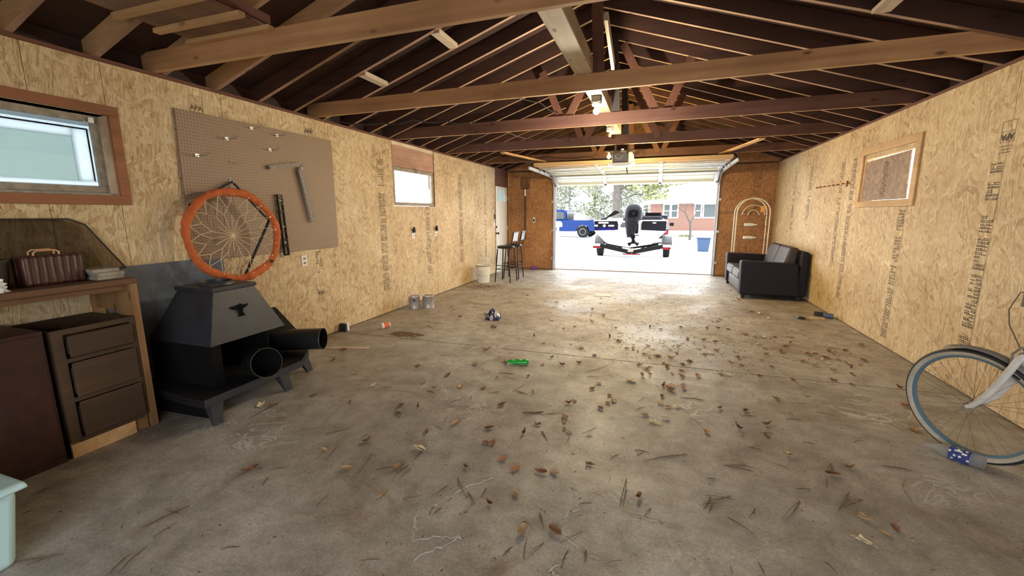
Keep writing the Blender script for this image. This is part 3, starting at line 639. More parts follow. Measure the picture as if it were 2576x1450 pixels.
bulb(lb, (-.675, 4.75, 2.475), .034, BULB)
b = MB(); b.lathe([(.045, 2.53), (.05, 2.545), (.05, 2.56)], (-.675, 4.75, 0), 20); b.build('lamp_holder', WHITEP, lb, smooth=True)
b = MB(); b.box(-.725, -.625, 4.70, 4.80, 2.56, 2.622); b.build('junction_box', BLACK, lb, bevel=.004)
plight('ceiling_bulb_light', (-.675, 4.75, 2.30), 62, (1, .87, .66), .034)
lb = empty('ceiling_bulb', (-.70, 6.5, 2.42), 'unlit white bulb under the long timber farther back', 'light bulb')
bulb(lb, (-.72, 6.5, 2.52), .024, WHITEP)
b = MB(); b.lathe([(.05, 2.575), (.055, 2.6), (.05, 2.622)], (-.72, 6.5, 0), 20); b.build('lamp_holder', WHITEP, lb, smooth=True)
# cables strung along the rafters
def cable(pts, r, mat, label):
    P = []
    for a, c in zip(pts, pts[1:]):
        for k in range(6):
            t = k/6; p = Vector(a).lerp(Vector(c), t); p.z -= .03*math.sin(PI*t); P.append(p)
    P.append(Vector(pts[-1])); b = MB(); b.tube(P, r, 6); tag(b.build('cable', mat, smooth=True), label, 'cable')
cable([(-3.62, 4.3, 2.50), (-3.3, 4.7, 2.53), (-3.0, 4.95, 2.60), (-2.7, 5.25, 2.62), (-2.45, 5.5, 2.64), (-2.2, 6.3, 2.62), (-2.0, 7.1, 2.64)], .007, BLACK, 'black cable draped from the left wall plate across the rafters')
cable([(-2.0, 4.05, 2.64), (-1.75, 4.6, 2.78), (-1.4, 5.2, 2.72), (-1.2, 5.5, 2.64)], .004, BLACK, 'thin dark wire looping off the second tie beam')
cable([(-3.0, 8.77, 2.56), (-2.2, 8.77, 2.56), (-1.4, 8.75, 2.52), (-.78, 7.6, 2.36)], .006, BLACK, 'thin black wire along the farthest tie beam to the opener')
# ------------------------------------------------------------------ left wall fittings
PEG, nt, b_, N, L = newmat('pegboard')
tc = N.new('ShaderNodeTexCoord'); vm = N.new('ShaderNodeVectorMath'); vm.operation = 'SCALE'; vm.inputs['Scale'].default_value = 1/.0254; L.new(tc.outputs['Object'], vm.inputs[0])
fr = N.new('ShaderNodeVectorMath'); fr.operation = 'FRACTION'; L.new(vm.outputs[0], fr.inputs[0])
sb_ = N.new('ShaderNodeVectorMath'); sb_.operation = 'SUBTRACT'; sb_.inputs[1].default_value = (.5, .5, .5); L.new(fr.outputs[0], sb_.inputs[0])
ml = N.new('ShaderNodeVectorMath'); ml.operation = 'MULTIPLY'; ml.inputs[1].default_value = (0, 1, 1); L.new(sb_.outputs[0], ml.inputs[0])
ln_ = N.new('ShaderNodeVectorMath'); ln_.operation = 'LENGTH'; L.new(ml.outputs[0], ln_.inputs[0])
rp = ramp(N, [(.13, (.035, .02, .012)), (.17, (.27, .18, .115))]); L.new(ln_.outputs['Value'], rp.inputs[0]); L.new(rp.outputs[0], b_.inputs['Base Color']); b_.inputs['Roughness'].default_value = .55
b = MB(); b.hexa([(XL+.012, 2.45, 1.04), (XL+.018, 2.45, 1.04), (XL+.018, 4.17, 1.035), (XL+.012, 4.17, 1.035), (XL+.012, 2.475, 2.25), (XL+.018, 2.475, 2.25), (XL+.018, 4.18, 2.265), (XL+.012, 4.18, 2.265)])
tag(b.build('pegboard', PEG), 'large brown pegboard fixed to the left wall', 'pegboard')
b = MB(); b.box(XL+.0005, XL+.011, 2.5, 2.53, 1.06, 2.24); b.box(XL+.0005, XL+.011, 4.1, 4.13, 1.06, 2.24); tag(b.build('batten', PINE), 'hidden battens behind the pegboard', 'batten', kind='structure')
PX = XL+.018
def peg_hook(y, z, two, label, L_=.11):
    t = empty('peg_hook', (PX, y, z), label, 'hook', 'metal hooks on the pegboard')
    for s_ in ((-.014, .014) if two else (0,)):
        b = MB(); b.tube([(PX+.003, y+s_, z+.01), (PX+.02, y+s_, z), (PX+L_*.8, y+s_, z+.008), (PX+L_, y+s_, z+.03)], .0026, 6); b.build('prong', STEEL, t)
    b = MB(); b.box(PX+.0005, PX+.006, y-.017, y+.017, z-.006, z+.018); b.build('plate', STEEL, t, bevel=.001)
for y, z, two, lab in [(2.60, 1.90, True, 'double metal hook at the left edge of the pegboard'), (2.88, 2.075, True, 'double metal hook upper left of the pegboard, second from the left edge'), (3.14, 2.21, False, 'metal hook nearest the top edge of the pegboard'), (3.32, 2.04, True, 'double metal hook just above the framing square'), (3.42, 2.19, True, 'double metal hook near the top right of the pegboard')]: peg_hook(y, z, two, lab, .13)
t = empty('peg_hook', (PX, 2.89, 1.88), 'small curled hook above the orange hoop', 'hook', 'metal hooks on the pegboard')
b = MB(); b.tube([(PX+.002, 2.89, 1.905), (PX+.008, 2.89, 1.88), (PX+.03, 2.90, 1.865), (PX+.045, 2.92, 1.88)], .003, 6); b.build('prong', STEEL, t)
# framing square
RUSTY = plain('rusted_steel', (.19, .165, .155), .6, .5, vary=.5, vscale=45, bump=.3)
fs = empty('framing_square', (PX, 3.6, 1.33), 'rusty steel framing square hanging on the pegboard', 'framing square')
M_ = Matrix.Rotation(math.radians(7), 4, 'X')
b = MB(); b.hexa([(PX+.03, 3.27, 1.85), (PX+.034, 3.27, 1.85), (PX+.034, 3.685, 1.925), (PX+.03, 3.685, 1.925), (PX+.03, 3.265, 1.893), (PX+.034, 3.265, 1.893), (PX+.034, 3.68, 1.965), (PX+.03, 3.68, 1.965)]); b.build('tongue', RUSTY, fs)
b = MB(); b.hexa([(PX+.034, 3.62, 1.88), (PX+.038, 3.62, 1.88), (PX+.038, 3.69, 1.96), (PX+.034, 3.69, 1.96), (PX+.034, 3.745, 1.335), (PX+.038, 3.745, 1.335), (PX+.038, 3.80, 1.34), (PX+.034, 3.80, 1.34)]); b.build('blade', RUSTY, fs)
b = MB(); b.tube([(PX, 3.66, 1.9), (PX+.05, 3.66, 1.9)], .004, 6); tag(b.build('nail', STEEL), 'nail holding the framing square', 'nail')
# spirit level
lv = empty('spirit_level', (PX+.02, 3.35, 1.01), 'black spirit level hanging upright beside the orange hoop', 'spirit level')
y0, y1, z0, z1 = 3.33, 3.39, 1.005, 1.62
def levp(y, z): return y+(z1-z)*.035, z
b = MB(); x0, x1 = PX+.012, PX+.034
def lbox(ya, yb__, za, zb_):
    p = []
    for x_ in (x0, x1):
        pass
    a0 = levp(ya, za)[0]; a1 = levp(yb__, za)[0]; c0_ = levp(ya, zb_)[0]; c1_ = levp(yb__, zb_)[0]
    b.hexa([(x0, a0, za), (x1, a0, za), (x1, a1, za), (x0, a1, za), (x0, c0_, zb_), (x1, c0_, zb_), (x1, c1_, zb_), (x0, c1_, zb_)])
lbox(y0, y0+.011, z0, z1); lbox(y1-.011, y1, z0, z1)
for za, zb_ in [(z0, z0+.02), (1.09, 1.115), (1.16, 1.175), (1.24, 1.255), (1.34, 1.35), (1.44, 1.46), (1.52, 1.54), (1.6, z1)]: lbox(y0+.011, y1-.011, za, zb_)
b.build('body', BLACKG, lv)
for z in (1.138, 1.30, 1.56):
    b = MB(); yy = levp((y0+y1)/2, z)[0]; b.tube([(x0+.01, yy-.018, z), (x0+.01, yy+.018, z)], .008, 10); b.build('vial', plain('vial', (.4, .45, .3), .2) if z < 1.2 else bpy.data.materials['vial'], lv)
b = MB(); b.tube([(PX, 3.36, 1.585), (PX+.045, 3.36, 1.585)], .004, 6); tag(b.build('nail', STEEL), 'nail holding the spirit level', 'nail')
# orange hoop with its net
hc = Vector((-3.475, 2.735, 1.245)); phi = math.radians(12)
ha = Vector((math.sin(phi)*.9, math.cos(phi), 0)).normalized(); hb = Vector((-.06, 0, 1)).normalized(); hb = (hb-ha*hb.dot(ha)).normalized(); hn = ha.cross(hb); hn = hn if hn.x > 0 else -hn
hp = empty('net_hoop', hc-Vector((0, 0, .4)), 'orange fabric ring with a corded net hung on the pegboard', 'net hoop')
ORG = plain('orange_fabric', (.50, .115, .028), .85, vary=.25, vscale=9, bump=.9, bscale=24)
b = MB(); RR = .372; n = 220; rings = []
for k in range(n):
    a = 2*PI*k/n; rd = ha*math.cos(a)+hb*math.sin(a); c_ = hc+rd*(RR+.004*math.sin(7*a)); w_ = .033+.004*math.sin(5*a+1)+.0028*math.sin(31*a+2*math.sin(7*a))+.0015*math.sin(53*a)
    rings.append([b.bm.verts.new(c_+rd*w_*math.cos(t)+hn*(.022+.003*math.sin(23*a+t))*math.sin(t)) for t in [2*PI*j/10 for j in range(10)]])
for k in range(n):
    for j in range(10): b.face([rings[k][j], rings[k][(j+1) % 10], rings[(k+1) % n][(j+1) % 10], rings[(k+1) % n][j]])
b.build('fabric_ring', ORG, hp, smooth=True)
CORD = plain('net_cord', (.66, .50, .30), .8)
b = MB(); K = 18; r_out = RR-.036; cc = hc-hn*.05+ha*.0+hb*(.0)
def np_(i, r, off=0, dep=0): a = 2*PI*(i+off)/K+.1; return hc+(ha*math.cos(a)+hb*math.sin(a))*r-hn*dep
rr_ = random.Random(4)
lv1 = [np_(i, .25+rr_.uniform(-.02, .02), .5, .02) for i in range(K)]; lv2 = [np_(i, .165+rr_.uniform(-.03, .03), 0, .035) for i in range(0, K)]
def cord(p, q, r=.0028): b.tube([p, q], r, 5)
for i in range(K):
    cord(np_(i, r_out+.012, 0), lv1[i]); cord(np_(i, r_out+.012, 0), lv1[i-1])
    cord(lv1[i], lv2[(i+1) % K] if i % 3 else lv2[i]); 
    if i % 3 != 1: cord(lv1[i], lv2[i])
    cord(lv2[i], cc+(lv2[i]-cc).normalized()*.008)
b.build('net', CORD, hp)
b = MB(); b.tube([cc-hn*.012, cc+hn*.012], .016, 12); b.build('net_knot', CORD, hp)
b = MB()
for i in range(K):
    p = np_(i, r_out+.016, 0)+hn*.012; b.tube([p-hn*.01, p+hn*.008], .007, 8)
b.build('grommets', CHROME, hp)['kind'] = 'stuff'
b = MB(); rd = ha*math.cos(-.75)+hb*math.sin(-.75); p = hc+rd*RR+hn*.018; b.tube([p, p+hn*.012], .016, 14); b.build('knob', BLACK, hp)
top = Vector((PX+.03, 2.865, 1.71))
for q, nm in ((hc-ha*.30+hb*.26-hn*.03, 'a'), (hc+ha*.33+hb*.12-hn*.03, 'b')):
    b = MB(); b.tube([top, q], .009, 8); b.build('hanger_arm', BLACK, hp)
b = MB(); b.tube([hc-ha*.30+hb*.26-hn*.03, hc-ha*.355+hb*.0-hn*.03, hc-ha*.36-hb*.06-hn*.03], .009, 8); b.build('frame_tube', BLACK, hp)
b = MB(); b.tube([hc+ha*.33+hb*.12-hn*.03, hc+ha*.05-hb*.35-hn*.03], .012, 8); b.build('frame_tube', BLACK, hp)
b = MB(); b.tube([(PX+.001, 2.865, 1.745), (PX+.01, 2.865, 1.71), (PX+.045, 2.865, 1.70), (PX+.055, 2.865, 1.725)], .004, 6); tag(b.build('peg_hook', STEEL), 'metal hook that the orange hoop hangs from', 'hook', 'metal hooks on the pegboard')
# outlets
def outlet(x, y, z, label, side='L', w_=.035, kind='outlet', up=True):
    s_ = 1 if side == 'L' else -1
    t = empty('wall_outlet', (x, y, z-.057), label, 'outlet')
    b = MB(); xs = sorted((x, x+s_*.008)); b.box(xs[0], xs[1], y-w_, y+w_, z-.057, z+.057); b.build('cover_plate', WHITEP, t, bevel=.002)
    for dz in (-.024, .024):
        b = MB(); xs = sorted((x+s_*.0081, x+s_*.011)); b.box(xs[0], xs[1], y-.016, y+.016, z+dz-.014, z+dz+.014); b.build('socket', plain('dark_socket', (.2, .19, .18), .4) if 'dark_socket' not in bpy.data.materials else bpy.data.materials['dark_socket'], t, bevel=.001)
    return t
outlet(XL+.0005, 3.64, .92, 'beige wall outlet below the right end of the pegboard')
for y, lab in ((5.86, 'outlet under the far window with a black plug, farther from the entry door'), (6.59, 'outlet by the panel seam with a black plug, closer to the entry door')):
    t = outlet(XL+.0005, y, 1.10, lab)
    b = MB(); b.box(XL+.009, XL+.05, y-.02, y+.02, 1.13, 1.19); b.box(XL+.02, XL+.045, y-.012, y+.012, 1.19, 1.22); tag(b.build('black_plug', BLACK, bevel=.004), 'black plug in the '+lab.split(' with')[0], 'plug')
b = MB(); b.box(XL+.0005, XL+.02, 9.40, 9.455, 1.29, 1.40); tag(b.build('door_switch', BLACKG, bevel=.004), 'black switch on the wall beside the entry door', 'switch')
b = MB(); b.box(XL+.0005, XL+.008, 9.38, 9.46, 1.10, 1.21); tag(b.build('switch_plate', WHITEP, bevel=.002), 'white plate under the black switch beside the entry door', 'switch plate')
# socket on the back wall and pitchfork
t = empty('wall_outlet', (-2.99, YB-.01, 1.15), 'socket with white oval plate on the back wall beside the pitchfork', 'outlet')
b = MB(); b.lathe([(.045, 0), (.045, .006)], (-2.99, YB-.0005, 1.25), 20, Matrix.Rotation(PI/2, 4, 'X')@Matrix.Diagonal((.8, 1.7, 1, 1))); b.build('cover_plate', WHITEP, t)
b = MB(); b.box(-3.01, -2.97, YB-.03, YB-.007, 1.21, 1.28); b.build('plug', BLACK, t, bevel=.003)
pf = empty('pitchfork', (-3.215, YB-.03, .76), 'old pitchfork hung tines up on the back wall', 'pitchfork')
b = MB(); b.tube([(-3.215, YB-.03, .77), (-3.217, YB-.03, 1.9)], .016, 10); b.build('handle', plain('old_handle', (.055, .034, .026), .7), pf)
b = MB(); b.tube([(-3.217, YB-.03, 1.85), (-3.217, YB-.03, 2.02)], .02, 10); b.build('ferrule', STEEL, pf)
b = MB()
for k in range(6):
    a = -.11+.044*k; b.tube([(-3.217, YB-.03, 2.01), (-3.217+a*.9, YB-.035, 2.04), (-3.217+a, YB-.04, 2.12), (-3.217+a*1.05, YB-.03, 2.31)], [.009, .009, .008, .005], 6)
b.build('tines', plain('dark_iron', (.03, .02, .016), .6), pf)['kind'] = 'stuff'
# rack of pegs on the right wall
t = empty('peg_rail', (XR, 7.38, 1.77), 'small wooden peg rail on the right wall beyond the boarded window', 'peg rail')
b = MB(); b.box(XR-.02, XR-.0005, 6.80, 7.97, 1.775, 1.81); b.build('rail', PINEY, t)
for k in range(7):
    b = MB(); y = 6.9+k*.165; b.tube([(XR-.02, y, 1.79), (XR-.055, y, 1.785)], .007, 8); b.build('peg', RUST, t)
b = MB(); b.box(XR-.03, XR-.02, 6.79, 6.81, 1.74, 1.82); b.build('end_cap', RUST, t)
# ------------------------------------------------------------------ workbench corner
BOARD = wood('bench_board', (.085, .038, .016), (.17, .08, .034), axis='y')
PB = wood('bench_post_wood', (.20, .10, .038), (.33, .175, .07), axis='z')
OAK = wood('oak_drawer', (.040, .020, .009), (.075, .040, .019), axis='y', knots=False, gscale=1.5)
MAR = plain('maroon_laminate', (.032, .008, .006), .5, vary=.45, vscale=14)
wbn = empty('workbench', (-3.42, 1.2, 0), 'brown wooden workbench along the left wall under the near window', 'workbench')
b = MB(); b.box(-3.645, -3.2, .35, 1.795, .985, 1.02); b.build('worktop', BOARD, wbn, bevel=.004)
b = MB(); b.box(-3.245, -3.2, 1.75, 1.79, 0, .9845); b.build('leg', PB, wbn, bevel=.002)
b = MB(); b.box(-3.64, -3.60, 1.75, 1.79, 0, .9845); b.build('leg', PB, wbn, bevel=.002)
b = MB(); b.box(-3.245, -3.2, .36, .40, 0, .9845); b.build('leg', PB, wbn)
b = MB(); b.prism([(-3.25, .9845), (-3.60, .9845), (-3.60, .80), (-3.45, .80), (-3.25, .70)], lambda a, c: (a, 1.765, c), (0, .012, 0)); b.build('end_board', PB, wbn)
b = MB(); b.box(-3.25, -3.225, .40, 1.75, .95, .9845); b.build('rail', BOARD, wbn)
dc = empty('drawer_cabinet', (-3.42, 1.53, 0), 'topless oak cabinet with three drawers under the workbench', 'drawer cabinet')
b = MB(); b.box(-3.22, -3.2, 1.335, 1.385, .10, .775); b.box(-3.22, -3.2, 1.715, 1.745, .10, .775)
for z0, z1 in [(.745, .775), (.575, .60), (.335, .36), (.085, .11)]: b.box(-3.22, -3.2, 1.385, 1.715, z0, z1)
b.build('face_frame', OAK, dc)
b = MB(); b.box(-3.63, -3.221, 1.335, 1.347, .10, .77); b.box(-3.63, -3.221, 1.733, 1.745, .10, .77); b.box(-3.642, -3.63, 1.335, 1.745, .10, .77); b.box(-3.629, -3.222, 1.348, 1.732, .10, .115); b.build('carcass', OAK, dc)
for z0, z1 in [(.605, .735), (.362, .572), (.113, .332)]:
    b = MB(); b.box(-3.199, -3.183, 1.398, 1.722, z0, z1); d_ = b.build('drawer', OAK, dc, bevel=.007)
    b = MB(); b.box(-3.5, -3.2005, 1.40, 1.71, z0+.02, z1-.03); b.build('drawer_box', OAK, d_)
b = MB(); b.box(-3.235, -3.222, 1.34, 1.74, 0, .0995); b.build('kick_board', PB, dc)
b = MB(); b.box(-3.215, -3.203, 1.335, 1.66, .0, .083); tag(b.build('loose_board', PINE), 'pale pine board standing on edge below the drawers', 'board')
mc = empty('dark_cabinet', (-3.42, .98, 0), 'dark maroon cabinet left of the oak drawers', 'cabinet')
b = MB(); b.box(-3.63, -3.2, .60, 1.305, .0, .79); b.build('body', MAR, mc, bevel=.003)
b = MB(); b.box(-3.199, -3.19, .62, 1.29, .05, .77); b.build('door', MAR, mc, bevel=.003)
# glass sheet leaning on the wall
GD = glassmat('smoky_glass', (.66, .64, .60), haze=.05, hcol=(.3, .3, .3))
gsx = empty('glass_sheet', (-3.55, 1.5, 1.02), 'smoky glass sheet with clipped corner leaning on the wall behind the suitcase', 'glass sheet')
poly = [(.95, 1.022), (1.955, 1.022), (1.788, 1.36), (1.716, 1.40), (.95, 1.405)]
fx = lambda y, z: (-3.565-(z-1.02)*.17, y, z)
poly = [(.95, 1.022), (1.79, 1.022), (1.80, 1.19), (1.765, 1.36), (1.70, 1.40), (.95, 1.405)]
poly = [(.95, 1.026), (1.79, 1.026), (1.945, 1.055), (1.785, 1.36), (1.705, 1.40), (.95, 1.405)]
b = MB(); b.prism(poly, fx, (.006, 0, 0)); b.build('glass', GD, gsx)
b = MB()
for p, q in zip(poly[1:], poly[2:]): b.bar(Vector(fx(*p))+Vector((.003, 0, 0)), Vector(fx(*q))+Vector((.003, 0, 0)), .010, .009)
b.build('edge_trim', BLACK, gsx)
# suitcase, woven
LEA, nt, b_, N, L = newmat('woven_brown_leather'); tc = N.new('ShaderNodeTexCoord'); wv = N.new('ShaderNodeTexWave'); wv.inputs['Scale'].default_value = 9; wv.bands_direction = 'Y'; wv.inputs['Distortion'].default_value = 1.5
L.new(tc.outputs['Object'], wv.inputs[0]); r_ = ramp(N, [(.1, (.035, .010, .007)), (.8, (.075, .024, .016))]); L.new(wv.outputs['Fac'], r_.inputs[0]); L.new(r_.outputs[0], b_.inputs['Base Color']); b_.inputs['Roughness'].default_value = .42
wv2 = N.new('ShaderNodeTexWave'); wv2.inputs['Scale'].default_value = 34; wv2.bands_direction = 'Z'; L.new(tc.outputs['Object'], wv2.inputs[0]); ad_ = N.new('ShaderNodeMath'); L.new(wv.outputs['Fac'], ad_.inputs[0]); L.new(wv2.outputs['Fac'], ad_.inputs[1]); ad_.operation = 'MULTIPLY_ADD'; ad_.inputs[1].default_value = 1; L.new(wv.outputs['Fac'], ad_.inputs[0]); L.remove(ad_.inputs[1].links[0]); ad_.inputs[2].default_value = 0
bp = N.new('ShaderNodeBump'); bp.inputs['Strength'].default_value = .7; bp.inputs['Distance'].default_value = .006; L.new(ad_.outputs[0], bp.inputs['Height']); L.new(bp.outputs[0], b_.inputs['Normal'])
sc_ = empty('suitcase', (-3.40, 1.475, 1.02), 'small woven dark brown suitcase with two pale handles on the workbench', 'suitcase')
b = MB(); b.box(-3.455, -3.345, 1.335, 1.615, 1.0205, 1.195); b.build('case', LEA, sc_, bevel=.018, seg=3, smooth=True)
b = MB(); b.box(-3.403, -3.397, 1.333, 1.617, 1.021, 1.197); b.build('seam', BLACK, sc_, bevel=.002)
HAND = plain('pale_leather_handle', (.55, .30, .18), .35)
for xo, zt in ((-3.425, 1.225), (-3.375, 1.222)):
    b = MB(); P = [(xo, 1.405, 1.19), (xo, 1.405, zt-.012), (xo, 1.42, zt), (xo, 1.50, zt), (xo, 1.517, zt-.012), (xo, 1.517, 1.19)]
    b.tube(P, .0048, 8); b.build('handle', HAND, sc_, smooth=True)
TILE = plain('dusty_grey_tile', (.27, .24, .19), .8, vary=.3, vscale=20, bump=.3)
for k in range(3):
    b = MB(); o_ = (0, .004, -.012)[k]; b.box(-3.43+o_, -3.285+o_, 1.635+o_, 1.775+o_, 1.0205+k*.0225, 1.0425+k*.0225)
    tag(b.build('tile', TILE, bevel=.002), ['grey tile at the bottom of the stack beside the suitcase', 'grey tile in the middle of the stack beside the suitcase', 'grey tile on top of the stack beside the suitcase'][k], 'tile', 'grey tiles stacked on the workbench')
b = MB(); b.lathe([(.075, 1.0205), (.085, 1.03), (.10, 1.165), (.11, 1.175), (.105, 1.182), (.085, 1.18), (.075, 1.06), (.01, 1.05)], (-3.45, 1.225, 0), 28); tag(b.build('round_basin', plain('dark_grey_plastic_basin', (.05, .047, .042), .5), smooth=True), 'dark round basin on the workbench left of the suitcase', 'basin')
def blob(name, c, r, mat, label, cat, seed=0, amp=.25, det=3, flat=.0):
    b = MB(); bmesh.ops.create_icosphere(b.bm, subdivisions=4, radius=1)
    for v in b.bm.verts:
        n_ = noise.noise(v.co*det+Vector((seed, seed*2, 0))); n2 = abs(noise.noise(v.co*det*2.3+Vector((seed*3, 0, 0))))
        v.co = v.co*(1+amp*n_-amp*.6*n2); v.co = Vector((v.co.x*r[0], v.co.y*r[1], max(v.co.z*r[2], -r[2]*.55)))+Vector(c)+Vector((0, 0, r[2]*.55))
    return tag(b.build(name, mat, smooth=True), label, cat)
PLB = plain('white_plastic_film', (.72, .75, .78), .3)
blob('plastic_bag', (-3.27, 1.10, 1.0215), (.055, .14, .055), PLB, 'crumpled white plastic bag at the left end of the workbench', 'plastic bag', 2, .35)
blob('crumpled_paper', (-3.45, 1.0, 1.0215), (.05, .08, .09), plain('grey_paper', (.35, .35, .36), .7), 'grey crumpled paper behind the white plastic bag', 'paper', 5, .5)
# storage tote
TOTE = plain('pale_blue_plastic', (.42, .60, .62), .35)
tt = empty('storage_tote', (-2.58, .5, 0), 'pale blue plastic storage tote with lid in the near left corner', 'storage tote')
b = MB(); b.hexa([(-2.76, .20, 0), (-2.40, .20, 0), (-2.43, .785, 0), (-2.76, .785, 0), (-2.80, .17, .335), (-2.36, .17, .335), (-2.385, .815, .335), (-2.80, .815, .335)]); b.build('tub', TOTE, tt, bevel=.03, seg=4, smooth=True)
b = MB(); b.hexa([(-2.82, .15, .335), (-2.335, .15, .335), (-2.36, .84, .335), (-2.82, .84, .335), (-2.82, .15, .365), (-2.345, .15, .365), (-2.37, .83, .365), (-2.82, .83, .365)]); ld = b.build('lid', TOTE, tt, bevel=.012, seg=3, smooth=True)
b = MB(); b.box(-2.76, -2.42, .22, .76, .366, .372); b.build('lid_panel', TOTE, ld, bevel=.004)
b = MB(); b.box(-2.352, -2.335, .40, .58, .25, .335); b.build('latch', TOTE, tt, bevel=.004)
b = MB(); b.box(XL+.0005, XL+.012, 1.84, 2.72, .02, 1.055); tag(b.build('metal_sheet', plain('blue_grey_sheet', (.10, .12, .155), .55, vary=.3, vscale=9, bump=.15)), 'blue grey metal sheet against the wall behind the black stove', 'metal sheet')
# ------------------------------------------------------------------ stove
STV = plain('stove_black', (.026, .027, .033), .45, vary=.35, vscale=7, bump=.05, bscale=200)
STD = plain('stove_matte_black', (.004, .0035, .0035), .9, spec=.15)  # deepest black, for firebox, base panel, ornament and pipe bore
STB = plain('stove_base_black', (.009, .009, .010), .6, spec=.3)
sv = empty('black_stove', (-3.2, 2.33, 0), 'black steel fireplace stove with a sloped hood against the left wall', 'stove')
hx0, hx1, hy0, hy1 = -3.57, -2.93, 2.02, 2.655; tx0, tx1, ty0, ty1, tz = -3.40, -3.03, 2.155, 2.495, .865
def quad(b, *p): b.face([b.bm.verts.new(v) for v in p])
b = MB(); b.hexa([(hx0, hy0, .50), (hx1, hy0, .50), (hx1, hy1, .50), (hx0, hy1, .50), (tx0, ty0, tz), (tx1, ty0, tz), (tx1, ty1, tz), (tx0, ty1, tz)]); b.build('hood', STV, sv, bevel=.004)
b = MB(); b.box(tx0-.012, tx1+.012, ty0-.012, ty1+.012, tz+.0, tz+.028); b.build('hood_cap', STV, sv, bevel=.003)
b = MB(); b.lathe([(.118, tz+.028), (.112, tz+.05), (.106, tz+.055), (.104, tz+.03), (.1, tz+.029)], ((tx0+tx1)/2, (ty0+ty1)/2, 0), 36, caps=(False, True)); b.build('flue_collar', STV, sv, smooth=True)
b = MB(); b.box(hx0, -3.05, 2.10, 2.115, .15, .4995); b.box(hx0, -3.05, 2.575, 2.59, .15, .4995); b.box(hx0-.0, hx0+.015, 2.116, 2.574, .15, .4995); b.box(hx0, -2.94, hy0+.005, 2.099, .15, .4995); b.build('firebox', STD, sv)
b = MB(); b.prism([(-3.57, 1.90), (-2.96, 1.84), (-2.80, 1.84), (-2.80, 2.67), (-2.98, 2.93), (-3.57, 2.93)], lambda a, c: (a, c, .142), (0, 0, .058)); b.build('hearth_tray', STB, sv, bevel=.004)
b = MB(); b.box(-2.803, -2.797, 1.842, 2.668, .146, .2); b.build('tray_lip', STV, sv)
b = MB(); b.prism([(-3.45, .0), (-2.86, .0), (-2.90, .1415), (-3.5, .1415)], lambda a, c: (a, 1.925+.04*(a+3.5), c), (0, .02, 0)); b.build('base_panel', STD, sv)
for (x, y, dx, dy) in [(-2.83, 1.93, .03, -.02), (-2.83, 2.49, .03, .02), (-3.0, 2.87, .03, .04), (-3.52, 1.96, -.02, -.02)]:
    b = MB(); b.hexa([(x-.012+dx, y-.03+dy, 0), (x+.012+dx, y-.03+dy, 0), (x+.012+dx, y+.03+dy, 0), (x-.012+dx, y+.03+dy, 0), (x-.05, y-.045, .1415), (x+.02, y-.045, .1415), (x+.02, y+.045, .1415), (x-.05, y+.045, .1415)]); b.build('leg', STV, sv)
# eagle ornament on the hood front
n_f = Vector((tz-.5, 0, hx1-tx1)).normalized(); n_f = Vector((abs(n_f.x), 0, abs(n_f.z)))
def hf(y, z, o=0): t = (z-.5)/(tz-.5); return Vector((hx1+(tx1-hx1)*t, y, z))+n_f*o
b = MB(); cy, cz = 2.315, .715
for s_ in (-1, 1):
    for k in range(5):
        a0 = (cy+s_*.006, cz+.02-k*.004); L1 = .062-.008*k
        b.bar(hf(a0[0], a0[1], .008), hf(cy+s_*(.008+L1*math.cos(.1+k*.3)), cz+.022-L1*.55*math.sin(k*.32)-.002, .006), .012, .01, up=n_f)
b.tube([hf(cy, cz-.045, .008), hf(cy, cz-.01, .014), hf(cy, cz+.02, .014), hf(cy+.008, cz+.035, .012)], [.006, .014, .011, .006], 8)
for k in (-1, 0, 1): b.bar(hf(cy, cz-.02, .008), hf(cy+k*.02, cz-.055, .006), .01, .008, up=n_f)
b.build('eagle_ornament', STD, sv)
# stove pipes
def pipe(name, p, q, r, label, mat):
    p = Vector(p); q = Vector(q); d = (q-p).normalized(); Q = Vector((0, 0, 1)).rotation_difference(d).to_matrix().to_4x4(); Ln = (q-p).length
    b = MB(); b.mat(mat); b.lathe([(r*.97, 0), (r, .004), (r, Ln-.02), (r*1.02, Ln-.015), (r*1.02, Ln-.004)], p, 40, Q, caps=(False, False)); b.mat(PRIM); b.lathe([(r*1.02, Ln-.004), (r*1.015, Ln), (r*.985, Ln)], p, 40, Q, caps=(False, False)); b.mat(STD); b.lathe([(r*.985, Ln), (r*.965, Ln-.02), (r*.965, .02)], p, 40, Q, caps=(False, False)) 
    b.lathe([(.0005, .03), (r*.965, .03)], p, 40, Q, caps=(False, False))
    return tag(b.build(name, mat, smooth=True), label, 'stove pipe')
PRIM = plain('pale_pipe_rim', (.09, .09, .085), .5, .4)  # rim paler than the rest of the pipe
PIPE = plain('black_stove_pipe', (.016, .016, .017), .42, .2, vary=.3)
pipe('stove_pipe', (-2.89, 2.325, .295), (-2.70, 2.255, .335), .108, 'short black stove pipe elbow facing the room on the hearth tray', PIPE)
pipe('stove_pipe', (-3.22, 2.77, .31), (-2.80, 2.93, .318), .094, 'long black stove pipe jutting over the right end of the hearth tray', PIPE)
b = MB(); b.hexa([(-3.42, 2.74, .205), (-3.40, 2.74, .205), (-3.18, 3.12, .205), (-3.20, 3.12, .205), (-3.50, 2.74, .56), (-3.48, 2.74, .56), (-3.38, 2.98, .56), (-3.40, 2.98, .56)])
tag(b.build('metal_plate', plain('glossy_black_panel', (.03, .03, .028), .25, bump=.5, bscale=40)), 'glossy black plate standing behind the long stove pipe', 'plate')
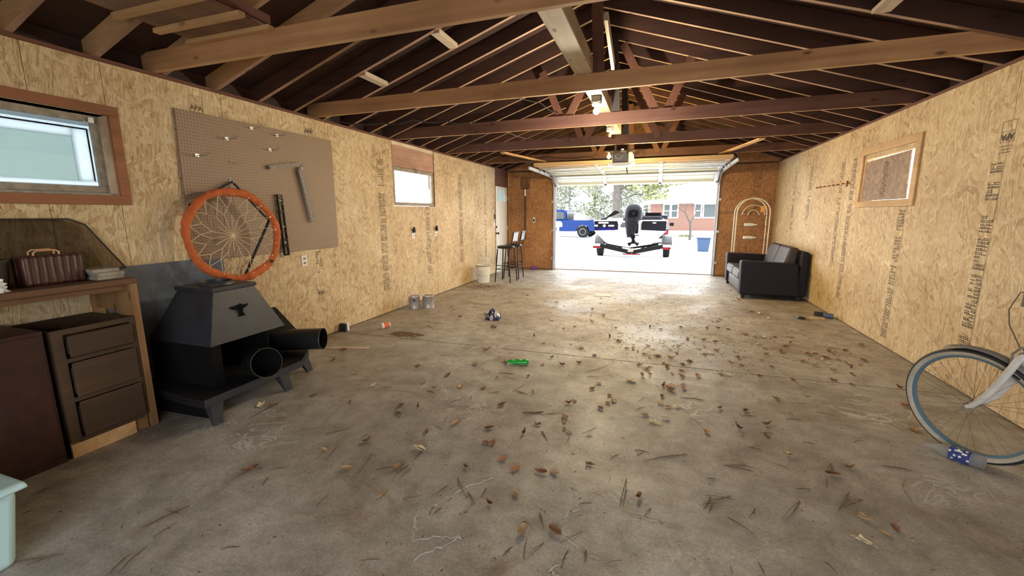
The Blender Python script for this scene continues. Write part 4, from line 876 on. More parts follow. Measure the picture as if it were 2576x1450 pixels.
# small things along the left side
b = MB(); b.mat(WHITEP); b.box(-3.645, -3.56, 4.12, 4.165, 0, .105); b.mat(BLACK); b.box(-3.64, -3.55, 4.085, 4.1195, 0, .095); tag(b.build('small_box', None), 'small black and white box on the floor against the left wall', 'box')
b = MB(); b.bar((-3.36, 3.47, .008), (-2.86, 3.635, .008), .02, .014); tag(b.build('wood_stick', plain('pale_stick', (.62, .42, .27), .6)), 'thin pale wooden stick on the floor right of the stove pipes', 'stick')
CAN = plain('paint_can_label', (.36, .33, .33), .4, .3, vary=.35, vscale=22)
def paint_can(x, y, label, dot):
    t = empty('paint_can', (x, y, 0), label, 'paint can', 'paint cans by the left wall')
    b = MB(); b.lathe([(.083, 0), (.086, .004), (.084, .008), (.084, .182), (.087, .186), (.087, .192), (.078, .192), (.076, .184), (.001, .184)], (x, y, 0), 32); b.build('can', CAN, t, smooth=True)
    b = MB(); b.lathe([(.0872, .180), (.089, .186), (.0872, .193), (.079, .1935)], (x, y, 0), 32, caps=(False, False)); b.build('rim', STEEL, t, smooth=True)
    dr = Vector((-x, -y, 0)).normalized(); sd = Vector((-dr.y, dr.x, 0))
    b = MB()
    if dot: b.tube([Vector((x, y, .135))+dr*.082, Vector((x, y, .135))+dr*.087], .018, 16); b.build('label_dot', BLACK, t)
    else:
        b.tube([Vector((x, y, .15))+dr*.0+sd*-.086, Vector((x, y, .10))+dr*.07+sd*-.06, Vector((x, y, .08))+dr*.095, Vector((x, y, .12))+dr*.075+sd*.055, Vector((x, y, .15))+dr*.03+sd*.082], .003, 6); b.build('handle', STEEL, t)
        b = MB(); b.tube([Vector((x, y, .15))+dr*.03+sd*.08, Vector((x, y, .15))+dr*.033+sd*.09], .014, 12); b.build('handle_lug', STEEL, t)
paint_can(-3.455, 5.50, 'paint can with a black dot, left of the two', True); paint_can(-3.27, 5.60, 'paint can with wire handle, right of the two', False)
bk = empty('plastic_bucket', (-3.41, 8.12, 0), 'white plastic bucket with raised wire handle by the left wall', 'bucket')
b = MB(); b.lathe([(.128, 0), (.13, .004), (.145, .33), (.152, .33), (.152, .36), (.147, .365), (.141, .36), (.126, .01), (.001, .01)], (-3.41, 8.12, 0), 36); b.build('pail', WHITEP, bk, smooth=True)
b = MB(); b.lathe([(.1525, .34), (.156, .35), (.1525, .362)], (-3.41, 8.12, 0), 36, caps=(False, False)); b.build('rim', plain('bucket_rim', (.28, .2, .16), .5), bk, smooth=True)
b = MB(); b.tube([(-3.41-.15, 8.12, .33), (-3.41-.13, 8.11, .42), (-3.41-.07, 8.10, .465), (-3.41+.05, 8.10, .465), (-3.41+.12, 8.11, .42), (-3.41+.15, 8.12, .33)], .003, 6); b.build('handle', STEEL, bk)
b = MB()
dr = Vector((3.41, -8.12, 0)).normalized(); sd = Vector((-dr.y, dr.x, 0)); rn = random.Random(9)
for k in range(26):
    a = rn.uniform(-.6, .6); z = rn.uniform(.12, .27); d_ = dr*math.cos(a)+sd*math.sin(a); p = Vector((-3.41, 8.12, z))+d_*(.1305+.045*z); s2 = Vector((-d_.y, d_.x, 0))
    b.bar(p-s2*rn.uniform(.004, .012), p+s2*rn.uniform(.004, .012), .002, rn.uniform(.004, .01))
b.build('printed_label', INK, bk)
# bar stools
SEATM = plain('black_vinyl', (.018, .016, .016), .32)
STM = plain('black_stool_metal', (.02, .018, .018), .28, .5)
def bar_stool(name, x, y, rz, label):
    t = empty(name, (0, 0, 0), label, 'bar stool', 'bar stools near the entry door')
    b = MB(); b.lathe([(.001, .70), (.16, .70), (.185, .715), (.19, .735), (.175, .755), (.10, .768), (.001, .77)], (0, 0, 0), 32, caps=(False, False)); b.build('seat', SEATM, t, smooth=True)
    tops = [(-.13, -.13), (.13, -.13), (.13, .13), (-.13, .13)]; f_ = 1.35
    for ax, ay in tops:
        b = MB(); b.tube([(ax*f_, ay*f_, 0), (ax, ay, .70)], .0125, 10); b.build('leg', STM, t, smooth=True)
    b = MB()
    for z in (.27, .35):
        k_ = f_+(1-f_)*z/.7; pts_ = [(a*k_, c*k_, z) for a, c in tops]
        for i in range(4):
            if z < .3 or i in (0, 2): b.tube([pts_[i], pts_[(i+1) % 4]], .008, 8)
    b.build('footrest', STM, t)
    b = MB()
    for s_ in (-.13, .13): b.tube([(.13, s_, .69), (.175, s_, .76), (.20, s_*1.05, .86), (.235, s_*1.05, 1.04)], .011, 10)
    b.tube([(.235, -.137, 1.035), (.25, 0, 1.04), (.235, .137, 1.035)], .011, 10); b.tube([(.20, -.137, .86), (.215, 0, .86), (.20, .137, .86)], .009, 8)
    b.build('back_frame', STM, t, smooth=True)
    for s_ in (-.08, 0, .08):
        b = MB(); b.bar((.205, s_, .855), (.24, s_, 1.035), .04, .008, up=(1, 0, 0)); b.build('back_slat', CHROME, t)
    t.location = (x, y, 0); t.rotation_euler = (0, 0, rz); return t
bar_stool('bar_stool', -2.985, 8.36, -.1, 'black bar stool nearer the bucket, in front of the other')
bar_stool('bar_stool', -3.0, 8.90, .0, 'black bar stool nearer the entry door, half hidden by the other')
# litter with a name
t = empty('paper_cup', (-3.15, 4.45, 0), 'white and orange paper cup lying on its side on the floor', 'cup')
Q = Matrix.Translation((-3.15, 4.43, .043))@Matrix.Rotation(math.radians(-40), 4, 'Z')@Matrix.Rotation(math.radians(96), 4, 'X')
b = MB(); b.lathe([(.028, 0), (.040, .095), (.042, .097), (.038, .094), (.026, .004), (.001, .004)], (0, 0, 0), 24, Q, caps=(True, False)); b.build('cup', WHITEP, t, smooth=True)
b = MB(); b.lathe([(.0295, .012), (.0385, .08)], (0, 0, 0), 24, Q, caps=(False, False)); b.build('orange_print', plain('cup_orange', (.72, .17, .06), .5), t, smooth=True)
t = empty('snack_bag', (-2.02, 5.22, 0), 'crumpled dark blue and silver snack bag on the floor', 'snack bag')
b = MB(); bmesh.ops.create_icosphere(b.bm, subdivisions=3, radius=1); b.mat(plain('navy_foil', (.02, .018, .06), .3)); b.mat(plain('silver_foil', (.7, .7, .75), .25, .6))
for v in b.bm.verts:
    p = v.co.copy(); n_ = noise.noise(p*2.4+Vector((3, 1, 0))); zz = max(p.z, -.4)+.4; tp = 1-.55*zz/1.4
    v.co = Vector((p.x*.115*tp*(1+.3*n_)-.03, p.y*.09*tp*(1+.3*n_), zz*.10*(1+.35*n_)))+Vector((-2.02, 5.22, 0))
for f_ in b.bm.faces:
    c_ = f_.calc_center_median(); f_.material_index = 1 if (c_.x > -2.02 and c_.z > .055) or (abs(c_.x+2.05) < .02 and c_.y < 5.2 and c_.z < .07) else 0
b.build('bag', None, t)
GB = plain('green_plastic', (.03, .42, .06), .12, trans=.35)
t = empty('green_bottle', (-1.19, 3.66, 0), 'crushed green plastic bottle on the floor in the middle of the garage', 'bottle')
b = MB(); P = []; R_ = []
for k in range(15):
    s_ = k/14; P.append(Vector((-1.295, 3.63, .02)).lerp(Vector((-1.09, 3.675, .026)), s_)); R_.append(.012 if k < 2 else .016+.017*min(1, (s_-.1)*3)*(1-.35*abs(math.sin(k*1.9))) if k < 14 else .02)
b.tube(P, R_, 14)
for v in b.bm.verts: v.co.z = max(.001, .002+(v.co.z+.01)*(.8+.25*noise.noise(v.co*40)))
b.build('bottle', GB, t, smooth=True)
b = MB(); b.tube([(-1.318, 3.625, .016), (-1.296, 3.63, .018)], .013, 12); b.build('cap', plain('dark_green_cap', (.01, .06, .03), .4), t)
def sheet(name, c, sx, sy, rz, label, mat, z=.003, cat='paper'):
    b = MB(); n = 6; vs = {}
    for i in range(n+1):
        for j in range(n+1):
            x = (i/n-.5)*sx; y = (j/n-.5)*sy; zz = z+.006*abs(noise.noise(Vector((x*9, y*9, c[0]))))
            vs[i, j] = b.bm.verts.new((c[0]+x*math.cos(rz)-y*math.sin(rz), c[1]+x*math.sin(rz)+y*math.cos(rz), zz))
    for i in range(n):
        for j in range(n): b.face([vs[i, j], vs[i+1, j], vs[i+1, j+1], vs[i, j+1]])
    o = b.build(name, mat, smooth=True); md = o.modifiers.new('s', 'SOLIDIFY'); md.thickness = .001; return tag(o, label, cat)
PAP = plain('paper', (.62, .60, .53), .7)
sheet('paper_strip', (-2.75, 4.86), .20, .055, .28, 'pale paper strip on the floor beyond the cup', plain('grey_strip', (.36, .34, .27), .7))
sheet('paper_sheet', (-.86, 7.38), .28, .18, .15, 'white sheet of paper on the floor far in the middle', PAP)
for x, y, sx, sy, r, l in [(-2.3, 10.0, .34, .09, -.2, 'pale torn paper scrap near the back wall, left'), (-2.05, 9.75, .16, .06, .1, 'pale torn paper scrap near the back wall, closer to the garage opening')]: sheet('paper_scrap', (x, y), sx, sy, r, l, PAP)
blob('purple_cloth', (-2.96, 10.38, 0), (.09, .05, .06), plain('purple_cloth', (.16, .06, .28), .8), 'small purple and tan bundle at the foot of the back wall', 'cloth', 8, .4)
t = empty('phone_case', (1.89, 6.51, 0), 'small black device lying on the floor near the right wall', 'phone')
b = MB(); b.hexa([(1.84, 6.46, 0), (1.94, 6.47, 0), (1.935, 6.55, 0), (1.835, 6.54, 0), (1.845, 6.465, .028), (1.935, 6.475, .028), (1.93, 6.545, .028), (1.84, 6.535, .028)]); b.build('case', BLACKG, t, bevel=.006)
b = MB(); b.hexa([(1.855, 6.475, .0285), (1.925, 6.483, .0285), (1.92, 6.538, .0285), (1.85, 6.53, .0285), (1.855, 6.475, .031), (1.925, 6.483, .031), (1.92, 6.538, .031), (1.85, 6.53, .031)]); b.build('screen', plain('screen_grey', (.12, .12, .14), .15), t)
b = MB(); b.hexa([(2.0, 6.60, 0), (2.18, 6.555, 0), (2.19, 6.575, 0), (2.0, 6.625, 0), (2.0, 6.605, .012), (2.18, 6.56, .018), (2.19, 6.575, .018), (2.0, 6.62, .012)]); tag(b.build('wood_scrap', PINEY), 'split pale wood scrap on the floor by the right wall', 'wood scrap')
b = MB(); b.lathe([(.03, 0), (.035, .01), (.035, .10), (.03, .11)], (2.19, 6.66, .036), 20, Matrix.Rotation(math.radians(90), 4, 'Y')@Matrix.Rotation(math.radians(20), 4, 'X')); tag(b.build('blue_can', plain('blue_can', (.07, .10, .19), .4), smooth=True), 'blue grey can lying at the foot of the right wall', 'can')
b = MB(); b.bar((2.12, 6.78, .03), (2.24, 6.74, .03), .06, .05); tag(b.build('black_clip', BLACK, bevel=.008), 'black lump behind the blue can at the right wall', 'scrap')
# ------------------------------------------------------------------ sofa
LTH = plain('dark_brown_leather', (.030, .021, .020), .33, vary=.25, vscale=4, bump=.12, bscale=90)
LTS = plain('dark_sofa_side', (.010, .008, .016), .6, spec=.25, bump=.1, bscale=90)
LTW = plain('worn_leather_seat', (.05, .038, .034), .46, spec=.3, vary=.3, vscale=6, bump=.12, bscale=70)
sf = empty('leather_sofa', (1.78, 8.62, 0), 'dark brown leather two seat sofa against the right wall', 'sofa')
for y0, y1 in ((7.755, 7.965), (9.29, 9.50)):
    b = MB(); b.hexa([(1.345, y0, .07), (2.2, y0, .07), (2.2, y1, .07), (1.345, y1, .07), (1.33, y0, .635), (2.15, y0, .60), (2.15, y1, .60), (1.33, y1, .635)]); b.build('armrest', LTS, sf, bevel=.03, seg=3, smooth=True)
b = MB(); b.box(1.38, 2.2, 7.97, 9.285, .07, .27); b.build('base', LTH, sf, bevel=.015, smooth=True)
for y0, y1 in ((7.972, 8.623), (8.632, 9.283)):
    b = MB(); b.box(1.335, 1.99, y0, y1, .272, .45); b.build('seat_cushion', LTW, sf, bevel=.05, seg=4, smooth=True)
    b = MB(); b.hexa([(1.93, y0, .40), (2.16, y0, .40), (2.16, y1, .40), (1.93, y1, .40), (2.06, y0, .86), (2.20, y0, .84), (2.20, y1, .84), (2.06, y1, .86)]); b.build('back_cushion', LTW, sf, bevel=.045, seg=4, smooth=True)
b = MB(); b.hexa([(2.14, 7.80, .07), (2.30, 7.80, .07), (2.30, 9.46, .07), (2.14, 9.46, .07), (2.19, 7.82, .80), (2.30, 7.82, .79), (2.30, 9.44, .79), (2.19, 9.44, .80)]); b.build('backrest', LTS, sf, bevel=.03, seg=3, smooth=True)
for x, y in ((1.40, 7.82), (2.2, 7.84), (1.40, 9.43), (2.2, 9.42)):
    b = MB(); b.hexa([(x-.022, y-.022, 0), (x+.022, y-.022, 0), (x+.022, y+.022, 0), (x-.022, y+.022, 0), (x-.032, y-.032, .072), (x+.032, y-.032, .072), (x+.032, y+.032, .072), (x-.032, y+.032, .072)]); b.build('leg', BLACK, sf)
# ------------------------------------------------------------------ arched wire rack
WEN = plain('cream_enamel', (.72, .70, .62), .35)
rk = empty('wire_rack', (1.79, 9.9, 0), 'cream arched wire shelf rack between the sofa and the back wall', 'rack')
ax0, ax1 = 1.505, 2.095; xc = (ax0+ax1)/2; rr0 = (ax1-ax0)/2
for y in (9.70, 9.98):
    b = MB(); P = [(ax0, y, 0), (ax0, y, .7), (ax0, y, 1.40)]+[(xc-rr0*math.cos(PI*k/16), y, 1.40+rr0*math.sin(PI*k/16)) for k in range(1, 16)]+[(ax1, y, 1.40), (ax1, y, .7), (ax1, y, 0)]
    b.tube(P, .011, 10); b.build('frame', WEN, rk, smooth=True)
b = MB()
for r_ in (.20, .10): b.tube([(xc-r_*math.cos(PI*k/12), 9.70, 1.36+r_*math.sin(PI*k/12)) for k in range(13)], .006, 8)
b.build('arch_wire', WEN, rk, smooth=True)
RWIRE = plain('rusty_wire', (.22, .11, .07), .5)
for z in (1.355, 1.13, .87, .55):
    b = MB()
    for y in (9.70, 9.98): b.tube([(ax0, y, z), (ax1, y, z)], .005, 6)
    for k in range(9): b.tube([(ax0+.03+k*.066, 9.70, z), (ax0+.03+k*.066, 9.98, z)], .0022, 5)
    b.build('shelf', RWIRE, rk)
for z, l in ((1.136, 'white plastic bottle lying on the upper shelf of the wire rack'), (.876, 'white plastic bottle lying on the lower shelf of the wire rack')):
    t = empty('white_bottle', (1.77, 9.8, z), l, 'bottle', 'bottles on the wire rack')
    b = MB(); b.lathe([(.028, 0), (.032, .01), (.032, .15), (.014, .18), (.014, .195)], (1.67, 9.78, z+.033), 18, Matrix.Rotation(PI/2, 4, 'Y')); b.build('bottle', WHITEP, t, smooth=True)
    b = MB(); b.lathe([(.016, .196), (.016, .22)], (1.67, 9.78, z+.033), 14, Matrix.Rotation(PI/2, 4, 'Y')); b.build('cap', WHITE, t)
b = MB(); b.box(1.92, 2.0, 9.69, 9.699, 1.42, 1.54); tag(b.build('yellow_tag', plain('yellow_tag', (.7, .35, .08), .6)), 'yellow tag hanging on the arch of the wire rack', 'tag')
# ------------------------------------------------------------------ bicycle
az, lean, R_ = .5629, .0920, .3275
hd = Vector((-math.sin(az), math.cos(az), 0)); lf_ = Vector((-math.cos(az), -math.sin(az), 0)); up_ = Vector((0, 0, 1))*math.cos(lean)+lf_*math.sin(lean); sd_ = hd.cross(up_).normalized()
hub = Vector((1.7516, 2.9942, .3261))
def BP(a, s, u): return hub+hd*a+sd_*s+up_*u      # ahead, right, up from the front hub
bc = empty('bicycle', (1.9, 2.6, 0), 'white cruiser bicycle with cream and blue wheel by the right wall', 'bicycle')
TIRE = plain('black_rubber', (.015, .014, .014), .7); WALLT = plain('cream_tyre_wall', (.36, .32, .25), .7, vary=.2, vscale=12); RIMB = plain('blue_rim', (.085, .15, .19), .4); FRM = plain('dusty_white_frame', (.52, .49, .46), .4, vary=.15, vscale=15)
SPK = plain('tarnished_spoke', (.16, .13, .10), .5, .4)
ALU = plain('dull_aluminium', (.42, .40, .38), .35, .8)
def wheel(c):
    def wp(ang, r, s): return c+hd*math.cos(ang)*r+up_*math.sin(ang)*r+sd_*s
    wh = []
    b = MB(); n = 96
    def ringprof(prof, mat, name, par):
        b = MB(); rings = []
        for k in range(n):
            a = 2*PI*k/n; rings.append([b.bm.verts.new(wp(a, r, s)) for r, s in prof])
        m = len(prof)
        for k in range(n):
            for j in range(m): b.face([rings[k][j], rings[k][(j+1) % m], rings[(k+1) % n][(j+1) % m], rings[(k+1) % n][j]])
        return b.build(name, mat, par, smooth=True)
    Rr = .3275
    ty = ringprof([(Rr-.016, -.0245), (Rr-.008, -.0215), (Rr-.002, -.013), (Rr, 0), (Rr-.002, .013), (Rr-.008, .0215), (Rr-.016, .0245), (Rr-.019, .0)], TIRE, 'tyre', bc)
    ringprof([(Rr-.0155, -.0238), (Rr-.024, -.0238), (Rr-.036, -.019), (Rr-.040, -.012), (Rr-.040, .012), (Rr-.036, .019), (Rr-.024, .0238), (Rr-.0155, .0238), (Rr-.019, 0)], WALLT, 'side_wall', ty)
    ringprof([(Rr-.039, -.0145), (Rr-.050, -.012), (Rr-.054, 0), (Rr-.050, .012), (Rr-.039, .0145)], RIMB, 'rim', bc)
    b = MB(); b.tube([c-sd_*.05, c+sd_*.05], .006, 8); b.tube([c-sd_*.034, c-sd_*.028], .021, 16); b.tube([c+sd_*.028, c+sd_*.034], .021, 16); b.tube([c-sd_*.03, c+sd_*.03], .012, 12); b.build('hub', ALU, bc)
    for k in range(36):
        b = MB(); s_ = (-1, 1)[k % 2]; a = 2*PI*k/36; off = (.62 if (k//2) % 2 else -.62); b.tube([wp(a+off, .02, s_*.031), wp(a, Rr-.052, s_*.004)], .0010, 4, cap=False); b.build('spoke', SPK, bc)
wheel(hub)
# fork: from the hub up and back to the crown behind the wheel top
crown = BP(-.20, 0, .37)
for s_ in (-1, 1):
    b = MB(); b.tube([BP(0, s_*.052, 0), BP(-.03, s_*.054, .02), BP(-.075, s_*.056, .085), BP(-.13, s_*.052, .20), BP(-.185, s_*.045, .345), BP(-.2, s_*.03, .375)], [.010, .013, .016, .017, .017, .016], 12); b.build('fork_blade', FRM, bc, smooth=True)
    b = MB(); b.tube([BP(0, s_*.045, 0), BP(0, s_*.068, 0)], .011, 6); b.build('axle_nut', ALU, bc)
b = MB(); b.tube([BP(-.2, -.045, .372), BP(-.2, .045, .372)], .019, 10); b.build('fork_crown', ALU, bc)
b = MB(); b.tube([BP(-.2, 0, .37), BP(-.26, 0, .55)], .021, 14); b.build('head_tube', FRM, bc, smooth=True)
# fender over the tyre behind the crown
b = MB(); n = 16; rings = []
for k in range(n+1):
    a = math.radians(66+k*5.2); r = R_+.022
    rings.append([b.bm.verts.new(hub+hd*math.cos(a)*(r-.10*(j-2)**2*.03)+up_*math.sin(a)*(r-.10*(j-2)**2*.03)+sd_*(j-2)*.014) for j in range(5)])
for A_, B_ in zip(rings, rings[1:]):
    for j in range(4): b.face([A_[j], A_[j+1], B_[j+1], B_[j]])
fd = b.build('fender', plain('grey_fender', (.16, .145, .13), .4), bc, smooth=True); md = fd.modifiers.new('s', 'SOLIDIFY'); md.thickness = .0015
# brake
for s_ in (-1, 1):
    b = MB(); b.tube([BP(-.17, 0, .40), BP(-.16, s_*.045, .37), BP(-.155, s_*.038, .315), BP(-.165, s_*.022, .295)], .006, 8); b.build('brake_arm', ALU, bc)
    b = MB(); b.bar(BP(-.145, s_*.02, .262), BP(-.19, s_*.02, .235), .012, .012); b.build('brake_pad', BLACK, bc)
b = MB(); b.tube([BP(-.16, .0, .40), BP(-.10, .02, .50), BP(-.085, .03, .58), BP(-.12, .03, .68), BP(-.25, .03, .70)], .0028, 6); b.build('brake_cable', plain('brown_cable', (.10, .06, .04), .5), bc)
# rest of the bicycle, beyond the right edge of the view
b = MB(); b.tube([BP(-.26, 0, .55), BP(-.285, 0, .64)], .013, 10); b.tube([BP(-.285, -.26, .74), BP(-.22, -.14, .66), BP(-.285, 0, .64), BP(-.22, .14, .66), BP(-.285, .26, .74)], .011, 10); b.build('handlebar', ALU, bc)
b = MB(); b.tube([BP(-.23, 0, .46), BP(-.40, 0, .16), BP(-.55, 0, -.02)], .018, 12); b.tube([BP(-.25, 0, .53), BP(-.5, 0, .40), BP(-.68, 0, .36)], .015, 12); b.tube([BP(-.55, 0, -.02), BP(-.70, 0, .42)], .015, 12); b.build('frame', FRM, bc, smooth=True)
b = MB(); b.tube([BP(-.70, 0, .42), BP(-.73, 0, .52)], .012, 10); b.build('seat_post', ALU, bc)
b = MB(); b.hexa([BP(-.60, -.02, .52), BP(-.60, .02, .52), BP(-.86, .11, .52), BP(-.86, -.11, .52), BP(-.59, -.025, .57), BP(-.59, .025, .57), BP(-.88, .12, .59), BP(-.88, -.12, .59)]); b.build('saddle', BLACK, bc, bevel=.02, seg=3, smooth=True)
b = MB(); b.tube([BP(-.55, -.06, -.02), BP(-.55, .06, -.02)], .02, 12); b.tube([BP(-.55, .05, -.02), BP(-.55, .07, -.18)], .008, 8); b.tube([BP(-.55, -.05, -.02), BP(-.55, -.07, .14)], .008, 8); b.build('crank', ALU, bc)
# crushed clear bottle
t = empty('water_bottle', (1.69, 2.95, 0), 'crushed clear plastic bottle with blue label lying against the bicycle wheel', 'bottle')
CLR = glassmat('clear_plastic', (.82, .82, .82), haze=.38, hcol=(.6, .6, .62))
p0 = Vector((1.605, 3.05, .026)); p1 = Vector((1.785, 2.875, .040)); d_ = (p1-p0).normalized()
b = MB(); P = []; RR_ = []
for k in range(21):
    s_ = k/20; P.append(p0.lerp(p1, s_)); RR_.append((.015 if s_ < .08 else min(.041, .015+(s_-.08)*.10))*(1-.12*abs(math.sin(k*1.7))))
b.tube(P, RR_, 20, cap=True)
b.build('bottle', CLR, t, smooth=True)
lab = MB(); lab.mat(plain('blue_label', (.03, .045, .16), .35)); lab.mat(PAP)
P = [p0.lerp(p1, .45+.35*k/8) for k in range(9)]; lab.tube(P, [.0405+.001*math.sin(k*2) for k in range(9)], 24, cap=False)
rn = random.Random(3)
for f_ in lab.bm.faces: f_.material_index = 1 if rn.random() < .22 else 0
lab.build('label', None, t, smooth=True)
# ------------------------------------------------------------------ leaves, needles, grit
LEAVES = [(-2.52,2.98),(-2.18,2.79),(-1.69,2.95),(-1.48,3.01),(-1.29,3.04),(-2.16,2.47),(-2.36,2.53),(-2.52,2.48),(-1.75,2.53),(-1.71,2.46),(-1.62,2.56),(-1.01,3.39),(-0.97,3.72),(-1.04,2.78),(-1.0,2.43),(-1.24,2.43),(-0.7,2.58),(-0.76,2.44),(-0.95,2.26),(-0.91,2.26),(-0.79,2.12),(-0.96,1.98),(-0.69,2.05),(-0.54,2.07),(-0.47,2.09),(-0.62,1.85),(-0.72,1.74),(-1.85,1.87),(-1.59,1.76),(-1.67,2.03),(-1.32,1.87),(-1.3,2.06),(-1.26,1.63),(-1.37,2.25),(-3.08,3.49),(-3.02,3.3),(-2.95,3.19),(-3.0,3.43),(-2.08,3.32),(-1.58,3.52),(-1.27,3.29),(-1.7,3.19),(-1.65,3.95),(-1.35,3.69),(-2.1,1.58),(-2.66,2.24),(-2.76,2.22),(-0.79,3.76),(-0.64,3.85),(-0.93,3.94),(-0.54,4.14),(-0.18,4.47),(-0.13,4.4),(-0.06,4.32),(0.19,4.27),(0.25,4.46),(0.19,4.56),(0.28,4.71),(0.48,4.7),(0.07,4.3),(0.51,4.49),(0.65,4.68),(0.56,4.57),(0.36,4.23),(0.29,4.13),(0.15,3.99),(0.27,3.95),(0.19,3.86),(0.27,3.8),(0.4,3.85),(-0.03,3.9),(-0.06,3.72),(-0.0,3.77),(0.81,4.27),(0.73,4.36),(0.6,3.97),(0.64,3.97),(-0.13,3.56),(-0.44,3.29),(0.11,3.53),(0.15,3.5),(0.18,3.55),(0.17,3.46),(0.27,3.63),(0.27,3.53),(-0.53,3.02),(-0.57,2.97),(-0.29,3.07),(-0.25,3.12),(-0.29,3.21),(0.1,3.32),(0.09,3.18),(0.14,3.14),(0.2,3.16),(0.5,3.23),(0.67,3.25),(-0.33,2.96),(-0.55,2.74),(-0.54,2.68),(-0.52,2.58),(-0.48,2.55),(-0.35,2.56),(-0.02,2.95),(0.04,2.86),(0.12,2.94),(0.37,2.83),(0.58,2.95),(0.76,3.06),(0.73,2.91),(0.8,2.69),(1.17,3.7),(1.08,2.65),(0.97,2.55),(-0.3,2.23),(-0.51,1.61),(-0.37,1.66),(0.98,2.2),(1.09,2.17),(1.03,2.11),(0.91,2.03),(1.39,4.59),(1.46,4.47),(1.76,4.63),(1.75,4.51),(1.86,4.62),(1.48,4.1),(1.59,4.05),(1.93,4.09),(1.73,4.75),(1.59,4.58),(1.57,4.36),(1.95,4.78),(1.69,4.34),(1.16,4.0),(1.27,4.82),(1.21,4.95),(-0.02,2.02),(1.66,3.29),(1.8,3.7),(-1.27,5.39),(-1.31,6.32),(-0.82,5.81),(-0.77,5.51),(-0.93,5.16),(-1.04,5.02),(-0.43,5.24),(-0.36,5.09),(-0.46,4.83),(-0.35,4.7),(-0.16,3.54),(-0.4,3.42),(0.64,5.58),(0.81,6.0),(0.77,5.62),(0.88,5.6),(0.39,5.05),(0.55,5.03),(0.67,5.0),(1.04,5.4),(1.12,5.39),(1.34,5.42),(1.21,5.38),(1.51,5.46),(1.44,5.21),(1.36,5.05),(1.13,4.94),(1.1,4.7),(1.1,5.05),(1.26,6.87),(1.34,6.75),(1.41,6.65),(1.47,6.4),(1.31,7.62),(1.24,7.54),(1.32,8.5),(-0.03,5.43),(0.1,5.35),(1.63,4.76),(1.58,4.71),(1.78,4.66),(2.14,5.36),(1.9,5.08),(1.73,5.0),(1.57,4.9),(1.5,4.83),(-2.23,5.41),(-2.42,5.33),(-2.54,5.19),(-2.61,5.17),(-2.2,5.68),(-2.3,5.52),(-1.95,4.92),(-1.91,4.82),(-1.87,4.79),(-2.65,4.58),(-2.71,4.61),(-1.3,4.6),(-2.61,4.14),(-2.81,5.64),(-2.82,5.57),(-2.96,5.75),(-2.93,6.64)]
